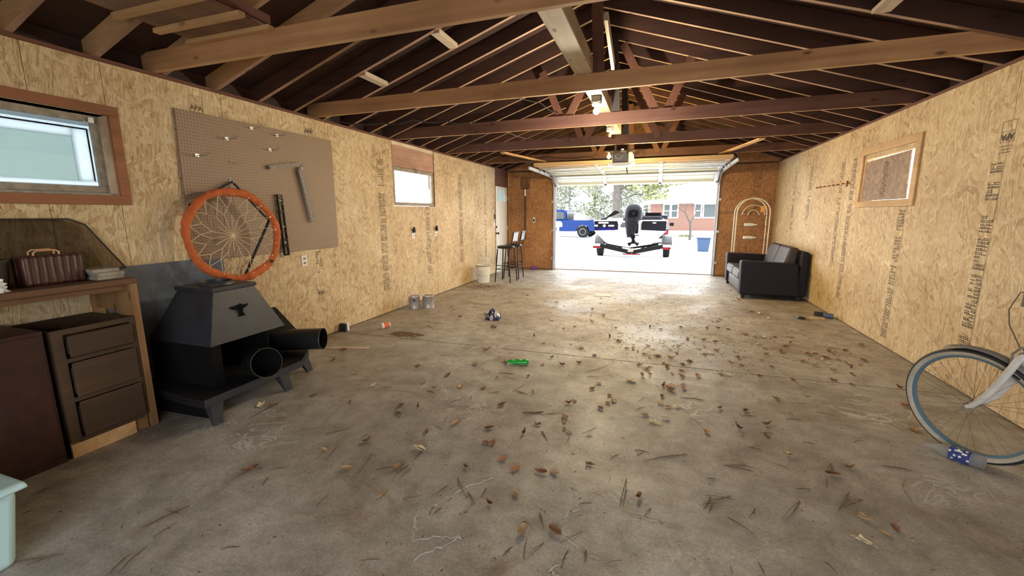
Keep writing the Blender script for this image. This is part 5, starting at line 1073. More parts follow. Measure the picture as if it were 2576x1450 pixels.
NEEDLES = [(-2.21,2.48,-2.03,1.95),(-1.99,2.03,-1.88,2.14),(-1.56,1.95,-1.5,1.68),(-1.8,1.91,-1.76,1.77),(-1.84,1.86,-1.83,1.76),(-1.43,1.8,-1.34,1.86),(-1.28,1.9,-1.3,1.8),(-1.25,1.88,-1.26,1.76),(-1.33,2.17,-1.42,2.07),(-1.29,2.11,-1.28,1.95),(-1.34,2.5,-1.32,2.41),(-1.21,2.52,-1.3,2.42),(-1.58,2.56,-1.55,2.42),(-0.98,1.81,-1.02,1.68),(-0.96,1.88,-0.83,1.72),(-0.86,1.79,-0.79,1.71),(-0.79,1.71,-0.83,1.61),(-1.53,1.54,-1.52,1.44),(-1.95,1.56,-1.91,1.49),(-0.78,1.85,-0.78,1.77),(-0.99,3.22,-1.05,3.04),(-0.91,3.03,-1.05,3.07),(-1.14,3.01,-1.23,2.93),(-0.71,2.78,-0.84,2.67),(-0.71,2.74,-0.86,2.73),(-0.62,2.79,-0.72,2.73),(-0.66,2.51,-0.59,2.4),(-0.9,3.14,-0.86,3.03),(-1.4,2.17,-1.5,2.19),(-1.38,2.78,-1.43,2.69),(-1.29,3.39,-1.14,3.4),(-1.23,2.66,-1.17,2.62),(-1.94,2.69,-1.88,2.63),(-1.32,2.87,-1.3,2.79),(-2.17,1.56,-2.04,1.6),(-2.66,2.03,-2.69,2.41),(-1.12,1.74,-1.14,1.71),(-0.97,1.64,-0.96,1.57),(-0.93,1.64,-0.95,1.58),(-0.09,2.16,-0.11,1.9),(-0.09,1.89,0.19,1.87),(0.04,1.96,0.01,1.88),(0.74,2.25,0.61,2.04),(0.42,2.46,0.6,2.49),(0.55,2.52,0.46,2.44),(0.57,2.45,0.44,2.45),(0.38,2.01,0.48,1.92),(0.52,2.12,0.47,2.03),(0.78,2.04,0.79,1.95),(0.72,1.85,0.75,1.79),(1.0,2.41,0.89,2.2),(1.04,2.36,0.89,2.24),(1.33,2.63,1.27,2.51),(1.27,2.51,1.26,2.39),(1.27,2.74,1.41,2.74),(0.61,2.43,0.61,2.47),(-0.47,2.5,-0.46,2.37),(-0.65,2.51,-0.59,2.4),(-0.32,2.67,-0.41,2.55),(-0.03,3.28,-0.08,3.16),(-0.02,3.1,-0.09,3.01),(0.24,3.35,0.41,3.36),(0.29,3.08,0.22,3.17),(0.39,3.34,0.31,3.36),(-0.55,3.64,-0.29,4.04),(1.15,3.4,1.28,3.34),(1.12,3.52,1.0,3.5),(0.6,2.72,0.67,2.7),(0.67,2.77,0.56,2.69),(0.93,2.89,0.99,2.88),(0.75,2.35,0.82,2.37),(-0.25,1.7,-0.33,1.59),(-0.48,1.59,-0.46,1.46),(-0.4,1.58,-0.45,1.47),(-0.29,1.58,-0.3,1.47),(-0.22,1.6,-0.21,1.53),(-0.24,1.58,-0.13,1.57),(0.3,2.15,0.45,2.16),(0.28,2.03,0.33,2.16),(0.3,2.01,0.33,2.11),(0.37,2.08,0.28,2.09),(0.42,2.18,0.29,2.07),(0.35,2.1,0.26,2.06),(0.46,1.76,0.47,1.69),(0.35,1.7,0.35,1.66),(1.22,2.98,1.29,3.03),(-0.15,2.39,-0.2,2.31),(0.24,2.52,-0.02,2.36),(-0.24,1.99,-0.18,1.95),(0.93,2.5,0.9,2.41),(1.01,2.68,0.96,2.56),(-0.04,2.03,0.01,2.01),(-0.18,2.14,-0.17,2.12),(0.32,2.3,0.37,2.31),(-0.86,2.73,-0.71,2.76),(-0.72,2.79,-0.84,2.68),(-0.67,2.75,-0.57,2.82),(-2.49,0.76,-2.29,0.88),(-2.39,0.79,-2.34,0.85),(-2.12,1.26,-2.18,1.06),(-2.19,1.01,-2.08,1.23),(-2.06,1.16,-2.06,1.06),(-2.05,0.96,-2.01,0.86),(-2.03,1.02,-1.98,0.88),(-2.17,0.87,-2.18,0.81),(-2.97,1.06,-2.98,1.13),(-2.83,0.96,-2.82,0.99)]
rnd = random.Random(21)
LM = {'tan': plain('tan_leaf', (.36, .24, .13), .7, vary=.3, vscale=40), 'brown': plain('brown_leaf', (.17, .075, .035), .7, vary=.35, vscale=40), 'orange': plain('orange_leaf', (.30, .135, .06), .65, vary=.3, vscale=40), 'pale': plain('pale_leaf', (.55, .45, .30), .7, vary=.2, vscale=40)}
def leaf_mesh(seed, size, curl):
    r = random.Random(seed); b = MB(); n = 14; m = 3; rings = [[b.bm.verts.new((0, 0, 0))]*n]
    lob = r.choice([0, .12, .3]); tw = r.uniform(-1, 1)
    def dz(x, y): return curl*((y*(1.6+tw*.5))**2+(x*.9)**2*(.6+tw*.6)) + .10*curl*noise.noise(Vector((x*4+seed, y*4, 0)))
    for k in range(1, m+1):
        ring = []
        for i in range(n):
            a = 2*PI*i/n; rad = (1+.10*math.cos(2*a))*(1+lob*math.cos(5*a+seed))*(k/m); 
            if i == 0: rad *= 1.35
            x, y = rad*math.cos(a)*.8, rad*math.sin(a)*.68
            th = y*curl*1.7; y2 = math.sin(th)/(curl*1.7) if curl else y; z2 = (1-math.cos(th))/(curl*1.7) if curl else 0
            ring.append(b.bm.verts.new((x*size, y2*size, (z2+.25*curl*x*x*(1+tw)+.07*noise.noise(Vector((x*3, y*3, seed))))*size)))
        rings.append(ring)
    c = rings[0][0]
    for i in range(n): b.face([c, rings[1][i], rings[1][(i+1) % n]])
    for A_, B_ in zip(rings[1:], rings[2:]):
        for i in range(n): b.face([A_[i], B_[i], B_[(i+1) % n], A_[(i+1) % n]])
    zmin = min(v.co.z for v in b.bm.verts)
    for v in b.bm.verts: v.co.z -= zmin-.001
    # stalk
    b.tube([(size*.75, 0, size*.12), (size*1.25, size*.1, size*.05), (size*1.6, size*.02, .003)], size*.02, 4)
    me = bpy.data.meshes.new('leaf'); b.bm.to_mesh(me); b.bm.free()
    for p in me.polygons: p.use_smooth = True
    return me
LMESH = {}
for c_ in LM:
    LMESH[c_] = []
    for k in range(6):
        me = leaf_mesh(k*3+hash(c_) % 1 + {'tan': 1, 'brown': 2, 'orange': 5, 'pale': 7}[c_], .030+.004*(k % 3), [.6, 1.1, 1.5, 1.9, .9, 1.4][k]); me.materials.append(LM[c_]); LMESH[c_].append(me)
MARKS = [('green bottle', -1.19, 3.66), ('bicycle wheel', 1.62, 3.05), ('storage tote', -2.4, .8), ('near stove foot', -2.8, 1.9), ('far stove foot', -2.78, 2.5), ('workbench leg', -3.2, 1.77), ('paper cup', -3.15, 4.45), ('snack bag', -2.02, 5.22), ('paint cans', -3.36, 5.55), ('near sofa corner', 1.34, 7.75), ('black device', 1.89, 6.5), ('white paper sheet', -.86, 7.38), ('plastic bucket', -3.41, 8.12), ('pale stick end', -2.86, 3.63), ('long pale streak', -.28, 1.5), ('short pale streak', -.9, 1.78), ('floor joint middle', .2, 4.07), ('floor joint end', 2.2, 4.07), ('garage opening', -.6, 10.4), ('paper strip', -2.75, 4.86)]
def whereabouts(x, y):
    n, a, c_ = min(MARKS, key=lambda m: (m[1]-x)**2+(m[2]-y)**2); dx, dy = x-a, y-c_; r = math.hypot(dx, dy)
    far = 'touching' if r < .1 else ('close' if r < .3 else ('half a step' if r < .6 else ('one step' if r < 1.0 else 'two steps')))
    fb = 'beyond' if dy > 0 else 'in front of'
    if abs(dx) > 1.6*abs(dy): d_ = ('right of' if dx > 0 else 'left of')
    elif abs(dy) > 1.6*abs(dx): d_ = fb
    else: d_ = ('right and ' if dx > 0 else 'left and ')+fb
    return f'{far} {d_} the {n}' if far != 'touching' else f'touching the {n}', n
def region(x, y):
    d = 'near the camera' if y < 2.3 else ('on the middle of the floor' if y < 4.0 else ('beyond the floor joint' if y < 6.5 else 'far down the garage'))
    s = 'left' if x < -.9 else ('centre' if x < .7 else 'right')
    return d, s
CT = {'tan': 'tan', 'brown': 'dark brown', 'orange': 'orange brown', 'pale': 'pale straw coloured'}
def put_leaf(x, y, big=1.):
    c_ = rnd.choice(['tan', 'tan', 'brown', 'orange', 'brown', 'brown', 'pale']); d, s = region(x, y)
    o = bpy.data.objects.new('dry_leaf', rnd.choice(LMESH[c_])); C.objects.link(o)
    sc = big*rnd.uniform(.75, 1.25); o.location = (x, y, 0.0005); o.rotation_euler = (rnd.uniform(-.12, .12), rnd.uniform(-.12, .12), rnd.uniform(0, 6.28)); o.scale = (sc, sc, sc)
    o.location.z = .0005+.004*sc
    wa, mk = whereabouts(x, y); tag(o, f'{CT[c_]} dry leaf {wa}', 'leaf', f'{CT[c_]} leaves {wa}')
for x, y in LEAVES: put_leaf(x, y)
for k in range(46):    # clusters: by the bucket, round the joint, under the opening
    kind = k % 3
    if kind == 0: x, y = rnd.gauss(-3.15, .16), rnd.gauss(7.55, .1)
    elif kind == 1: x, y = rnd.gauss(.12, .45), rnd.gauss(4.25, .28)
    else: x, y = rnd.gauss(.1, 1.0), rnd.gauss(6.4, .9)
    if -3.5 < x < 1.3: put_leaf(x, y, .85)
NM = plain('pine_needle', (.085, .045, .026), .7); NM2 = plain('pale_pine_needle', (.22, .14, .08), .7)
def needle(p, q, k):
    b = MB(); p = Vector((p[0], p[1], .003)); q = Vector((q[0], q[1], .003)); d = q-p; n = Vector((-d.y, d.x, 0)); 
    if d.length < .012: d = Vector((.02, 0, 0)); q = p+d; n = Vector((0, .02, 0))
    for j in range(2 if k % 3 else 3):
        bend = rnd.uniform(-.06, .06); e = q+n*rnd.uniform(-.07, .07)-d*rnd.uniform(0, .12)
        b.tube([p, p.lerp(e, .33)+n*bend*.8+Vector((0, 0, .003)), p.lerp(e, .66)+n*bend+Vector((0, 0, .004)), e], [.0013, .0013, .0011, .0006], 4)
    for v in b.bm.verts: v.co.z = max(v.co.z, .0006)
    d_, s = region(p.x, p.y)
    return b.build('pine_needle', NM if k % 4 else NM2), d_, s
for k, (a, b1, c_, d1) in enumerate(NEEDLES):
    o, d_, s = needle((a, b1), (c_, d1), k); tone = 'dark' if k % 4 else 'pale'; wa, mk = whereabouts(o.location.x, o.location.y); tag(o, f'{tone} fallen pine needles {wa}', 'pine needles', f'{tone} pine needles {wa}')
for k in range(70):
    x = rnd.uniform(-2.6, 1.9); y = rnd.uniform(1.0, 4.0) if k % 3 else rnd.uniform(4, 7)
    if x < -2.3 and y < 3.2: continue
    a = rnd.uniform(0, 6.28); l = rnd.uniform(.05, .12); o, d_, s = needle((x, y), (x+l*math.cos(a), y+l*math.sin(a)), k+1); tone = 'dark' if (k+1) % 4 else 'pale'
    wa, mk = whereabouts(o.location.x, o.location.y); tag(o, f'{tone} fallen pine needles {wa}', 'pine needles', f'{tone} pine needles {wa}')
# uncountable grit and crumbs
b = MB(); b.mat(NM); b.mat(LM['brown']); b.mat(LM['pale'])
def chip(x, y, s):
    a = rnd.uniform(0, 6.28); l = s*rnd.uniform(.6, 2.6); w_ = s*rnd.uniform(.3, .7); ca, sa = math.cos(a), math.sin(a); z = rnd.uniform(.001, .004)
    b.cur = rnd.choice([0, 0, 0, 1, 1, 2]) if rnd.random() < .9 else 2
    b.face([b.bm.verts.new((x+ca*u-sa*v, y+sa*u+ca*v, zz)) for u, v, zz in ((-l, -w_, .0006), (l, -w_, .0006+z), (l*.7, w_, .0008), (-l, w_, z))])
for k in range(5200):
    t_ = rnd.random()
    if t_ < .45: x, y = rnd.uniform(-3.5, 2.2), rnd.uniform(.9, 10.3)
    elif t_ < .7: x, y = rnd.gauss(.2, .9), rnd.gauss(6.6, 1.6)
    elif t_ < .82: x, y = rnd.gauss(.25, .7), rnd.gauss(4.3, .45)
    elif t_ < .9: x, y = rnd.gauss(-3.1, .25), rnd.gauss(7.6, .18)
    elif t_ < .95: x, y = rnd.gauss(-2.75, .15), rnd.gauss(4.25, .1)
    else: x, y = rnd.uniform(-3.3, 2.2), 4.072+rnd.gauss(0, .018)
    if XL+.05 < x < XR-.05 and .8 < y < 10.4 and not (x < -2.75 and y < 2.95) and not (x > 1.28 and 7.7 < y < 9.6) and not (x < -2.8 and 7.95 < y < 9.2): chip(x, y, .0038 if y < 4.5 else .0085)
tag(b.build('floor_grit', None, keep=True), 'scattered crumbs of leaf, bark and grit on the concrete', 'debris', kind='stuff')
b = MB(); vs = []
rn = random.Random(5); n = 26
pts = [(-2.78+.22*math.cos(2*PI*k/n)*(1+rn.uniform(-.18, .18)), 4.22+.10*math.sin(2*PI*k/n)*(1+rn.uniform(-.2, .2))) for k in range(n)]
b.face([b.bm.verts.new((x, y, .0008)) for x, y in pts]); b.build('trim_9', plain('damp_brown_stain', (.12, .07, .04), .8))['kind'] = 'structure'
# ------------------------------------------------------------------ outdoors
TIREO = plain('road_tyre_rubber', (.006, .006, .006), .8, spec=.15)
SNOW = plain('snow', (.86, .88, .90), .8, bump=.2, bscale=3)
b = MB(); xs = [-60+4*k for k in range(31)]; ys = [YB+.13, 12, 14, 16, 18, 20, 22, 24, 27, 30, 34, 38, 45, 60, 90]
def gz_(y): return 0 if y < 16 else (-.20*min(1, (y-16)/9) if y < 30 else -.20+.25*min(1, (y-30)/5))
g = {(i, j): b.bm.verts.new((x, y, gz_(y)-.004+.0*x)) for i, x in enumerate(xs) for j, y in enumerate(ys)}
for i in range(len(xs)-1):
    for j in range(len(ys)-1): b.face([g[i, j], g[i+1, j], g[i+1, j+1], g[i, j+1]])
b.box(-60, XL-.2, Y0-.1, YB+.13, -.1, -.004); b.box(XR+.2, 60, Y0-.1, YB+.13, -.1, -.004); b.mat(SNOW)
S(b.build('snowy_ground', SNOW, keep=True))
b = MB(); b.box(-60, 60, -60, Y0-.1, -.1, -.004); S(b.build('rear_bounce_ground', plain('bounce_ground', (.28, .27, .26), .7, vary=.4, vscale=20), keep=True))  # unseen ground behind the rear opening, tone set for light bounced indoors
HUL = plain('boat_white', (.8, .81, .82), .3); HUD = plain('boat_dark_stripe', (.006, .006, .010), .35, spec=.12); TRL = plain('trailer_black', (.004, .004, .005), .4, spec=.12)
REDL = plain('red_lens', (.12, .004, .006), .3, spec=.15)
bt = empty('bass_boat', (-.8, 15.5, .25), 'white bass boat with dark transom panels on the trailer in the driveway', 'boat')
b = MB()
secs = []
for y, hw, zb, zt_ in [(13.55, 1.08, .36, 1.18), (15, 1.12, .34, 1.18), (16.5, 1.0, .40, 1.2), (17.6, .62, .62, 1.22), (18.2, .12, 1.0, 1.22)]:
    secs.append([b.bm.verts.new(v) for v in [(-.82-hw, y, zt_), (-.82-hw*.98, y, .86), (-.82-hw*.62, y, zb+.12), (-.82, y, zb), (-.82+hw*.62, y, zb+.12), (-.82+hw*.98, y, .86), (-.82+hw, y, zt_)]])
for A_, B_ in zip(secs, secs[1:]):
    for j in range(6): b.face([A_[j], A_[j+1], B_[j+1], B_[j]])
b.face(secs[0]); b.face(secs[-1][::-1])
hl = b.build('hull', HUL, bt, smooth=False)
b = MB(); b.box(-1.88, 0.24, 13.9, 17.2, 1.10, 1.14); b.build('deck', HUL, bt)
for x0, x1, x2 in ((-1.885, -1.19, -1.16), (.245, -.44, -.47)):
    b = MB(); b.prism([(x0, 1.175), (x1, 1.175), (x2, 1.08), (x2, .905), (x0, .875)], lambda a, c: (a, 13.50, c), (0, .048, 0)); b.build('transom_panel', HUD, bt, bevel=.006)
for x0, x1 in ((-1.90, -1.13), (-.50, .26)):
    b = MB(); b.bar((x0, 13.5, 1.19), (x1, 13.5, 1.19), .05, .03); b.build('rub_rail', HUL, bt)
M = Matrix(((1, 0, 0, -1.56), (0, 0, -1, 13.498), (0, 1, 0, .925), (0, 0, 0, 1)))
text_obj('LOWRANCE', 'transom_lettering', plain('blue_lettering', (.006, .006, .12), .4, spec=.1), .105, M, bt, .002, .004)
for x, z, w_, h_, m_ in [(-1.60, 1.12, .30, .045, WHITEP), (-1.82, 1.03, .10, .05, WHITEP), (-1.36, 1.03, .17, .045, WHITEP), (-.10, 1.12, .10, .03, WHITEP)]:
    b = MB(); b.box(x-w_/2, x+w_/2, 13.490, 13.4995, z-h_/2, z+h_/2); b.build('sticker', m_, bt, bevel=.003)
b = MB(); b.tube([(-1.57, 13.488, 1.03), (-1.57, 13.4995, 1.03)], .042, 20); b.build('round_sticker', WHITEP, bt)
b = MB(); b.hexa([(-.46, 15.2, 1.15), (.16, 15.2, 1.15), (.16, 15.3, 1.15), (-.46, 15.3, 1.15), (-.40, 15.0, 1.42), (.08, 15.0, 1.42), (.06, 15.05, 1.42), (-.38, 15.05, 1.42)]); b.build('windshield', plain('dark_tint', (.008, .008, .01), .2, spec=.2), bt)
b = MB(); b.box(-1.1, .1, 14.6, 15.0, 1.14, 1.30); b.build('seat', HUD, bt, bevel=.04, seg=3)
b = MB(); b.hexa([(-1.55, 14.0, 1.32), (-1.45, 14.0, 1.28), (-1.45, 14.05, 1.28), (-1.55, 14.05, 1.32), (-1.30, 14.0, 1.50), (-1.14, 14.0, 1.44), (-1.14, 14.05, 1.44), (-1.30, 14.05, 1.50)]); b.tube([(-1.75, 14, 1.22), (-1.6, 14, 1.24), (-1.48, 14, 1.32)], .03, 8); b.tube([(-1.62, 14, 1.14), (-1.55, 14, 1.26)], .02, 8); b.build('trolling_motor', TRL, bt)
for x in (-1.62, .2):
    b = MB(); b.tube([(x, 14.0, 1.2), (x, 14.0, 1.25), (x+.08, 14, 1.27)], .014, 8); b.build('cleat', TRL, bt)
# outboard
ob = empty('outboard_motor', (-.7, 13.2, .5), 'glossy black outboard motor tilted on the boat stern', 'outboard motor')
GLB = plain('gloss_black_cowl', (.004, .004, .006), .14, spec=.10)
def loft(b, secs_, n=20):
    rings = []
    for (cx, cy, cz, rx, ry) in secs_:
        rings.append([b.bm.verts.new((cx+rx*math.copysign(abs(math.cos(2*PI*k/n))**.75, math.cos(2*PI*k/n)), cy+ry*math.copysign(abs(math.sin(2*PI*k/n))**.75, math.sin(2*PI*k/n)), cz)) for k in range(n)])
    for A_, B_ in zip(rings, rings[1:]):
        for k in range(n): b.face([A_[k], A_[(k+1) % n], B_[(k+1) % n], B_[k]])
    b.face(rings[0][::-1]); b.face(rings[-1])
b = MB(); loft(b, [(-.72, 13.2, 1.18, .18, .26), (-.70, 13.2, 1.26, .26, .32), (-.69, 13.2, 1.42, .275, .33), (-.69, 13.22, 1.55, .25, .31), (-.70, 13.24, 1.65, .19, .23), (-.71, 13.25, 1.70, .10, .12)]); b.build('cowling', GLB, ob, smooth=True)
b = MB(); loft(b, [(-.76, 13.2, .70, .10, .12), (-.76, 13.2, .82, .13, .14), (-.75, 13.2, 1.0, .16, .18), (-.74, 13.2, 1.12, .19, .21), (-.73, 13.2, 1.20, .20, .25)]); b.build('midsection', GLB, ob, smooth=True)
b = MB(); b.prism([(-.04, 0), (.04, 0), (.09, .30), (.075, .42), (-.075, .42), (-.09, .30)], lambda a, c: (-.66+a, 12.93, .84+c), (0, .03, 0)); b.build('rear_panel', HUD, ob, bevel=.01)
b = MB()
for k in range(3): b.tube([(-1.12+.03*k, 13.6, 1.02+.05*k), (-1.0, 13.45, 1.0+.05*k), (-.86, 13.3, 1.02+.05*k)], .018, 8)
b.build('rigging_hose', TRL, ob)
b = MB(); b.box(-.90, -.55, 13.33, 13.55, .80, 1.10); b.build('clamp_bracket', TRL, ob, bevel=.02)
b = MB(); b.hexa([(-.90, 13.1, .70), (-.50, 13.1, .76), (-.50, 13.35, .76), (-.90, 13.35, .70), (-.86, 13.1, .72), (-.54, 13.1, .78), (-.54, 13.35, .78), (-.86, 13.35, .72)]); b.build('anti_ventilation_plate', GLB, ob)
b = MB(); loft(b, [(-.66, 13.2, .50, .03, .08), (-.67, 13.2, .60, .04, .12), (-.72, 13.2, .74, .05, .12)]); b.tube([(-.66, 13.0, .575), (-.66, 13.1, .575), (-.66, 13.35, .575)], [.05, .075, .05], 16); b.build('gearcase', GLB, ob, smooth=True)
b = MB()
for k in range(3):
    a = k*2*PI/3-.5; d1 = Vector((math.cos(a), 0, math.sin(a))); d2 = Vector((-d1.z, 0, d1.x)); c_ = Vector((-.66, 13.0, .575))
    b.hexa([c_+d1*.03-d2*.02, c_+d1*.03+d2*.02, c_+d1*.03+d2*.02+Vector((0, -.02, 0)), c_+d1*.03-d2*.02+Vector((0, -.02, 0)), c_+d1*.17-d2*.06+Vector((0, .03, 0)), c_+d1*.17+d2*.06, c_+d1*.17+d2*.06+Vector((0, -.01, 0)), c_+d1*.17-d2*.06+Vector((0, .02, 0))])
b.build('propeller', GLB, ob)
# trailer
tr = empty('boat_trailer', (-.75, 14.5, 0), 'black boat trailer with red tail lights under the boat', 'trailer')
for s_ in (-1, 1):
    b = MB(); b.bar((-.75+s_*.93, 13.5, .42), (-.72, 13.5, .22), .10, .12); b.bar((-.75+s_*.80, 13.9, .46), (-.72, 13.9, .34), .08, .08); b.build('rear_crossmember', TRL, tr)
    b = MB(); b.bar((-.75+s_*.80, 13.6, .36), (-.75+s_*.55, 17.6, .42), .10, .09); b.build('side_rail', TRL, tr)
    b = MB(); b.bar((-.75+s_*.35, 13.58, .34), (-.75+s_*.35, 17, .42), .12, .06); b.build('bunk', plain('grey_carpet', (.02, .02, .02), .9) if s_ < 0 else bpy.data.materials['grey_carpet'], tr)
    b = MB(); xx = -.75+s_*1.05; b.lathe([(.10, -.10), (.29, -.10), (.325, -.07), (.33, 0), (.325, .07), (.29, .10), (.10, .10)], (xx-.0, 14.6, .33), 28, Matrix.Rotation(PI/2, 4, 'Y')); ty_ = b.build('tyre', TIREO, tr, smooth=False)
    b = MB()
    for k in range(28):
        a = 2*PI*k/28
        for j in (-1, 1): b.bar((xx+j*.05, 14.6+.332*math.cos(a+j*.06), .33+.332*math.sin(a+j*.06)), (xx+j*.05, 14.6+.332*math.cos(a+.13+j*.06), .33+.332*math.sin(a+.13+j*.06)), .07, .012)
    b.build('tread', TIREO, ty_)
    b = MB(); n = 12; rings = []
    for k in range(n+1):
        a = PI*k/n; rings.append([b.bm.verts.new((xx+o_, 14.6-.42*math.cos(a), .36+.36*math.sin(a))) for o_ in (-.15, .15)]+[b.bm.verts.new((xx+o_, 14.6-.39*math.cos(a), .36+.33*math.sin(a))) for o_ in (.15, -.15)])
    for A_, B_ in zip(rings, rings[1:]):
        for j in range(4): b.face([A_[j], A_[(j+1) % 4], B_[(j+1) % 4], B_[j]])
    b.build('fender', plain('fender_grey', (.015, .015, .016), .4) if s_ < 0 else bpy.data.materials['fender_grey'], tr, smooth=True)
    b = MB(); b.box(-.75+s_*1.03-.13, -.75+s_*1.03+.13, 13.48, 13.55, .40, .47); b.build('light_bracket', HUL, tr)
    b = MB(); b.box(-.75+s_*1.03-.12, -.75+s_*1.03+.12, 13.44, 13.52, .33, .40); b.build('tail_light', REDL, tr, bevel=.008)
b = MB(); b.box(-.98, -.46, 13.44, 13.48, .155, .185); b.build('light_bar', REDL, tr)
b = MB(); b.tube([(-.75-1.0, 14.6, .33), (-.75+1.0, 14.6, .33)], .035, 10); b.build('axle', TRL, tr)
b = MB(); b.box(-.83, -.67, 13.4, 13.5, .24, .32); b.build('keel_roller', plain('roller_tan', (.25, .22, .16), .6), tr)
b = MB(); b.bar((-.75, 17.4, .42), (-.75, 19.4, .45), .09, .09); b.build('tongue', TRL, tr)
# pickups
def pickup(name, M, paint, label, tint):
    t = empty(name, (0, 0, 0), label, 'pickup truck')
    PA = plain(name+'_paint', paint, .35, spec=.12); ALW = plain(name+'_alloy', (.13, .13, .13), .5) ; GL = plain(name+'_glass', tint, .15, spec=.2); CH = ALU
    # local: x forward, y left, z up; length 5.6
    def side(y0, y1, poly, nm, mat, bev=.03):
        b = MB(); b.prism(poly, lambda a, c: (a, y0, c), (0, y1-y0, 0)); return b.build(nm, mat, t, bevel=bev, seg=2, smooth=True)
    def arch(cx, r=.46, n=8): return [(cx+r*math.cos(PI*k/n), .42+r*math.sin(PI*k/n)*.95) for k in range(n+1)]
    body = [(-2.8, .55), (-2.8, 1.12), (2.5, 1.12), (2.78, 1.0), (2.8, .5)]+arch(1.75)+arch(-1.75)
    b_ = side(-.98, .98, [(-2.8, .55), (-2.8, 1.13), (-.55, 1.13), (-.55, 1.16), (1.15, 1.16), (2.6, 1.06), (2.8, .95), (2.8, .48)]+arch(1.75)+[(1.2, .40), (-1.2, .40)]+arch(-1.75), 'body', PA)
    cab = side(-.86, .86, [(-.55, 1.161), (-.48, 1.80), (-.3, 1.86), (.6, 1.86), (.8, 1.80), (1.45, 1.161)], 'cab', PA, .04)
    side(-.875, .875, [(-.42, 1.22), (-.38, 1.68), (.28, 1.72), (.28, 1.22)], 'side_window', GL, .01); side(-.875, .875, [(.36, 1.22), (.36, 1.72), (.68, 1.72), (1.12, 1.22)], 'side_window', GL, .01)
    b = MB(); b.hexa([(-.585, -.72, 1.25), (-.585, .72, 1.25), (-.56, .72, 1.25), (-.56, -.72, 1.25), (-.53, -.68, 1.72), (-.53, .68, 1.72), (-.50, .68, 1.72), (-.50, -.68, 1.72)]); b.build('rear_window', GL, t)
    for x in (1.75, -1.75):
        for s_ in (-1, 1):
            b = MB(); b.lathe([(.22, -.12), (.36, -.12), (.39, -.09), (.39, .09), (.36, .12), (.22, .12)], (x, s_*.86, .39), 28, Matrix.Rotation(PI/2, 4, 'X')); w_ = b.build('tyre', TIREO, t, smooth=True)
            b = MB(); b.lathe([(.05, -.08), (.20, -.122), (.235, -.118), (.235, .118), (.20, .122), (.05, .08)], (x, s_*.86, .39), 24, Matrix.Rotation(PI/2, 4, 'X'), caps=(True, True))
            b.build('wheel', ALW, w_)
            b = MB()
            for k in range(8):
                a = 2*PI*k/8; b.tube([(x+.15*math.cos(a), s_*.86+.124*1, .39+.15*math.sin(a)), (x+.15*math.cos(a), s_*.86-.124, .39+.15*math.sin(a))], .03, 10)
            b.build('wheel_holes', TRL, w_)
    b = MB(); b.box(-2.92, -2.8, -.95, .95, .45, .65); b.build('bumper', CH, t, bevel=.02)
    b = MB(); b.box(2.8, 2.92, -.95, .95, .42, .66); b.build('bumper', CH, t, bevel=.02)
    for s_ in (-1, 1):
        b = MB(); b.box(-2.815, -2.74, s_*.90-.08, s_*.90+.075, .75, 1.08); b.build('tail_light', REDL, t, bevel=.01)
        b = MB(); b.box(1.05, 1.15, s_*1.10-.12, s_*1.10+.12, 1.18, 1.38); b.build('mirror', TRL, t, bevel=.02)
        for hx in (.32, -.46): 
            b = MB(); b.box(hx-.14, hx-.02, s_*.985-.008, s_*.985+.008, .98, 1.01); b.build('door_handle', PA, t)
    b = MB(); b.box(-2.7, -.62, -.99, -.97, 1.135, 1.16); b.box(-2.7, -.62, .97, .99, 1.135, 1.16); b.build('bed_rail', PA, t)
    t.matrix_world = M; return t
pickup('blue_pickup', Matrix.Translation((-6.3, 29.5, -.195))@Matrix.Rotation(math.radians(172), 4, 'Z'), (.0015, .014, .075), 'bright blue pickup truck parked across the street on the left', (.03, .035, .035))
pickup('black_pickup', Matrix.Translation((-.35, 26.2, -.55))@Matrix.Rotation(math.radians(88), 4, 'Z'), (.004, .004, .006), 'black pickup truck parked in front of the boat trailer', (.012, .016, .016))
# mailbox, bin
mb_ = empty('mailbox', (-4.95, 22, -.2), 'white mailbox on a white post in front of the blue pickup', 'mailbox')
b = MB(); b.box(-5.0, -4.9, 21.95, 22.05, -.17, .72); b.build('post', WHITE, mb_)
b = MB(); b.prism([(-5.12, .72), (-4.78, .72), (-4.78, .88), (-4.83, .97), (-4.95, 1.0), (-5.07, .97), (-5.12, .88)], lambda a, c: (a, 21.75, c), (0, .5, 0)); b.build('box', WHITE, mb_)
bi = empty('recycling_bin', (1.65, 17.5, -.03), 'blue recycling bin standing in the snow right of the driveway', 'recycling bin')
b = MB(); b.hexa([(1.47, 17.25, -.03), (1.83, 17.25, -.03), (1.83, 17.65, -.03), (1.47, 17.65, -.03), (1.42, 17.2, .46), (1.88, 17.2, .46), (1.88, 17.7, .46), (1.42, 17.7, .46)]); b.build('body', plain('bin_blue', (.022, .042, .085), .5, spec=.2), bi, bevel=.02)
b = MB(); b.box(1.40, 1.90, 17.18, 17.72, .46, .50); b.build('rim', plain('bin_rim', (.02, .035, .07), .5, spec=.2), bi, bevel=.01)
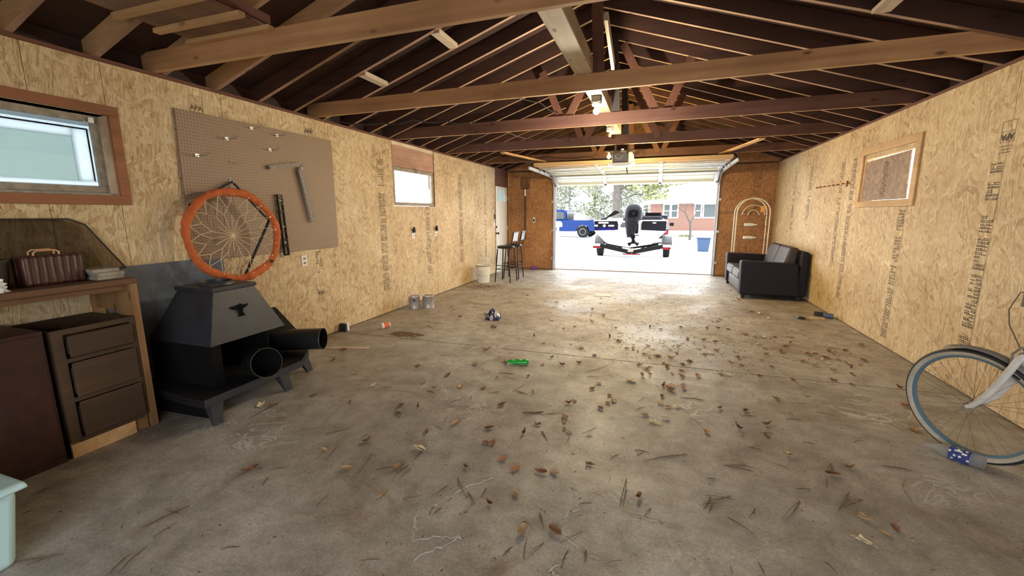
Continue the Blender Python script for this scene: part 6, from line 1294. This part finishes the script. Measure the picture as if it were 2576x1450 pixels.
# house across the street
BRK, nt, b_, N, L = newmat('orange_brick'); tc = N.new('ShaderNodeTexCoord'); bt_ = N.new('ShaderNodeTexBrick'); mp = N.new('ShaderNodeMapping'); mp.inputs['Rotation'].default_value = (PI/2, 0, 0); L.new(tc.outputs['Object'], mp.inputs[0]); L.new(mp.outputs[0], bt_.inputs[0])
bt_.inputs['Scale'].default_value = 4.5; bt_.inputs['Color1'].default_value = (.11, .050, .034, 1); bt_.inputs['Color2'].default_value = (.125, .06, .042, 1); bt_.inputs['Mortar'].default_value = (.14, .10, .085, 1); bt_.inputs['Mortar Size'].default_value = .012
L.new(bt_.outputs[0], b_.inputs['Base Color']); b_.inputs['Roughness'].default_value = .85
HY = 36.0; hs = empty('brick_house', (4, HY+4, 0), 'orange brick house with white windows and snowy roof across the street', 'house')
b = MB(); b.box(-.62, 12, HY, HY+8, -.1, 2.18); b.build('wall', BRK, hs)
b = MB(); b.prism([(-1.2, 2.18), (12.6, 2.18), (10, 4.5), (2.4, 4.5)], lambda a, c: (a, HY-.6, c), (0, 9, 0)); b.build('roof', SNOW, hs)
b = MB(); b.box(-1.2, 12.6, HY-.65, HY-.6, 2.10, 2.24); b.build('fascia', WHITE, hs)
b = MB(); b.box(6, 6.5, HY+3, HY+3.5, 4.3, 5.2); b.build('chimney', BRK, hs)
PN = plain('window_glass_grey', (.045, .055, .055), .3, spec=.2)
for x0, x1, z0, z1, cols in [(.33, 1.47, .98, 2.12, 2), (2.60, 3.15, .98, 2.12, 1), (3.2, 5.4, .98, 2.12, 1)]:
    b = MB(); fr_ = .09
    b.box(x0, x1, HY-.06, HY-.001, z0, z0+fr_); b.box(x0, x1, HY-.06, HY-.001, z1-fr_, z1)
    b.box(x0, x0+fr_, HY-.06, HY-.001, z0+fr_, z1-fr_); b.box(x1-fr_, x1, HY-.06, HY-.001, z0+fr_, z1-fr_)
    if cols == 2: b.box((x0+x1)/2-.08, (x0+x1)/2+.08, HY-.06, HY-.001, z0+fr_, z1-fr_)
    if x1-x0 < 2: b.box(x0+fr_, x1-fr_, HY-.05, HY-.001, (z0+z1)/2-.025, (z0+z1)/2+.025)
    w_ = b.build('window', WHITE, hs); b = MB(); b.box(x0+.05, x1-.05, HY-.02, HY-.0005, z0+.05, z1-.05); b.build('pane', PN, w_)
for x, r, l in ((1.7, .55, 'low green shrub poking from the snow by the brick house'),):
    pass
# trees
BARK = plain('pine_bark', (.055, .046, .040), .9, vary=.3, vscale=5, bump=.6, bscale=9); BARKP = plain('pale_bark', (.12, .115, .105), .9, vary=.25, vscale=4)
def foliage(b, c, r, n, size, rn, flat=.5):
    for k in range(n):
        while True:
            v = Vector((rn.uniform(-1, 1), rn.uniform(-1, 1), rn.uniform(-1, 1)))
            if .25 < v.length < 1: break
        p = Vector(c)+Vector((v.x*r[0], v.y*r[1], v.z*r[2])); s = size*rn.uniform(.5, 1.4)
        u = Vector((rn.gauss(0, 1), rn.gauss(0, 1), rn.gauss(0, .5))).normalized(); w_ = u.cross(Vector((rn.gauss(0, 1), rn.gauss(0, 1), rn.gauss(0, 1)))).normalized()
        b.face([b.bm.verts.new(p-u*s), b.bm.verts.new(p+w_*s*flat), b.bm.verts.new(p+u*s), b.bm.verts.new(p-w_*s*flat)])
FOL = [plain('foliage_green', (.12, .14, .055), .7, vary=.4, vscale=2), plain('foliage_grey_green', (.16, .17, .125), .7, vary=.4, vscale=2), plain('foliage_olive', (.15, .16, .06), .7, vary=.4, vscale=2)]
def tree(name, x, y, h, r, mat, crowns, label, seed, bark=BARK, zb=0., tsz=.12, n=420):
    rn = random.Random(seed); t = empty(name, (x, y, gz_(y)), label, 'tree', None)
    b = MB(); b.tube([(x, y, gz_(y)-.05), (x+rn.uniform(-.1, .1), y, h*.35), (x+rn.uniform(-.15, .15), y, h*.7), (x, y, h)], [r, r*.85, r*.6, r*.25], 14); tk = b.build('trunk', bark, t, smooth=True)
    b = MB()
    for (dx, dz, rx, rz) in crowns:
        z0 = max(.5, dz-.2); b.tube([(x, y, z0), (x+dx*.5, y+rn.uniform(-.3, .3), (z0+dz)/2+.25), (x+dx*1.15, y+rn.uniform(-.5, .5), dz)], [r*.22, r*.15, r*.05], 6)
    b.build('branches', bark, t)
    b = MB()
    for (dx, dz, rx, rz) in crowns: foliage(b, (x+dx, y+rn.uniform(-.5, .5), dz), (rx, rx*.8, rz), int(n*rx*rz*1.3)+40, tsz, rn)
    b.build('foliage', mat, t); return t
big = tree('pine_tree', -2.15, 23, 9, .23, FOL[2], [(-1.6, 3.0, 1.3, .30), (-.5, 3.25, 1.2, .35), (1.6, 2.7, 1.3, .42), (2.6, 3.05, 1.4, .33), (3.5, 3.2, 1.0, .25), (.9, 3.3, 1.5, .3), (2.0, 2.2, .6, .22), (0, 4.6, 2.2, .9), (0, 6.5, 1.8, 1.2)], 'tall pine tree with grey trunk behind the boat', 2, tsz=.10, n=700)
b = MB(); b.tube([(-2.0, 22.9, 2.75), (-1.2, 22.8, 2.45), (-.3, 22.7, 2.15), (.4, 22.7, 2.1)], [.035, .028, .02, .01], 6); b.build('low_branch', BARK, big)
for i, (x, y, h, r, k, lab) in enumerate([(-13.5, 44, 9, .16, 0, 'leafy green tree at the far left beyond the blue pickup'), (-11.0, 48, 10, .14, 1, 'grey green tree second from the left beyond the street'), (-8.6, 43, 9, .12, 1, 'slender pale trunked tree behind the blue pickup cab'), (-6.9, 49, 10, .14, 0, 'green tree behind the tail of the blue pickup'), (-5.4, 42, 8, .10, 1, 'thin pale trunked tree left of the big pine'), (-3.9, 49, 9, .13, 1, 'grey green tree just left of the big pine trunk'), (-1.2, 46, 9, .13, 1, 'grey green tree just right of the big pine trunk'), (-12.2, 38, 7, .12, 0, 'nearer green tree at the left edge of the opening')]):
    rn = random.Random(i+30); cr = [(rn.uniform(-1, 1), 1.0+j*.9, rn.uniform(.9, 1.4), rn.uniform(.5, .8)) for j in range(8)]
    tree('background_tree', x, y, h, r, FOL[k], cr, lab, i+50, BARKP, tsz=.15, n=260)['group'] = 'trees beyond the street'
def bare_tree(x, y, label):
    rn = random.Random(77); t = empty('bare_tree', (x, y, gz_(y)), label, 'tree'); z0 = gz_(y); b = MB()
    def grow(p, d, l, r, k):
        q = p+d*l; m_ = p.lerp(q, .5)+Vector((rn.uniform(-.05, .05), 0, 0))*l; b.tube([p, m_, q], [r, r*.85, r*.65], 6)
        if k == 0: return
        for s_ in ((-1, 1) if k > 1 else (-1, 0, 1)):
            a = s_*rn.uniform(.35, .65)+rn.uniform(-.1, .1); d2 = Vector((d.x*math.cos(a)-d.z*math.sin(a), d.y+rn.uniform(-.25, .25), d.x*math.sin(a)+d.z*math.cos(a))).normalized(); grow(q, d2, l*rn.uniform(.6, .8), r*.6, k-1)
    grow(Vector((x, y, z0)), Vector((-.03, 0, 1)), 1.0, .09, 4); b.build('trunk', plain('grey_bark', (.05, .045, .04), .9), t)
    b = MB(); foliage(b, (x, y, z0+2.6), (1.1, .6, .4), 40, .07, rn); b.build('foliage', FOL[1], t)
bare_tree(1.85, 27.5, 'small bare forked tree in front of the brick house')
b = MB(); rn = random.Random(8); foliage(b, (1.75, 30.5, gz_(29)+.06), (.55, .3, .16), 260, .07, rn); tag(b.build('low_shrub', FOL[0]), 'low green shrub in the snow right of the black pickup', 'shrub')
b = MB(); b.box(-16.5, -13.9, 53, 57, 0, 2.1); b.prism([(-16.8, 2.1), (-13.6, 2.1), (-15.2, 3.2)], lambda a, c: (a, 52.8, c), (0, 4.4, 0)); tag(b.build('white_shed', SNOW), 'white shed at the far left behind the blue pickup', 'shed')
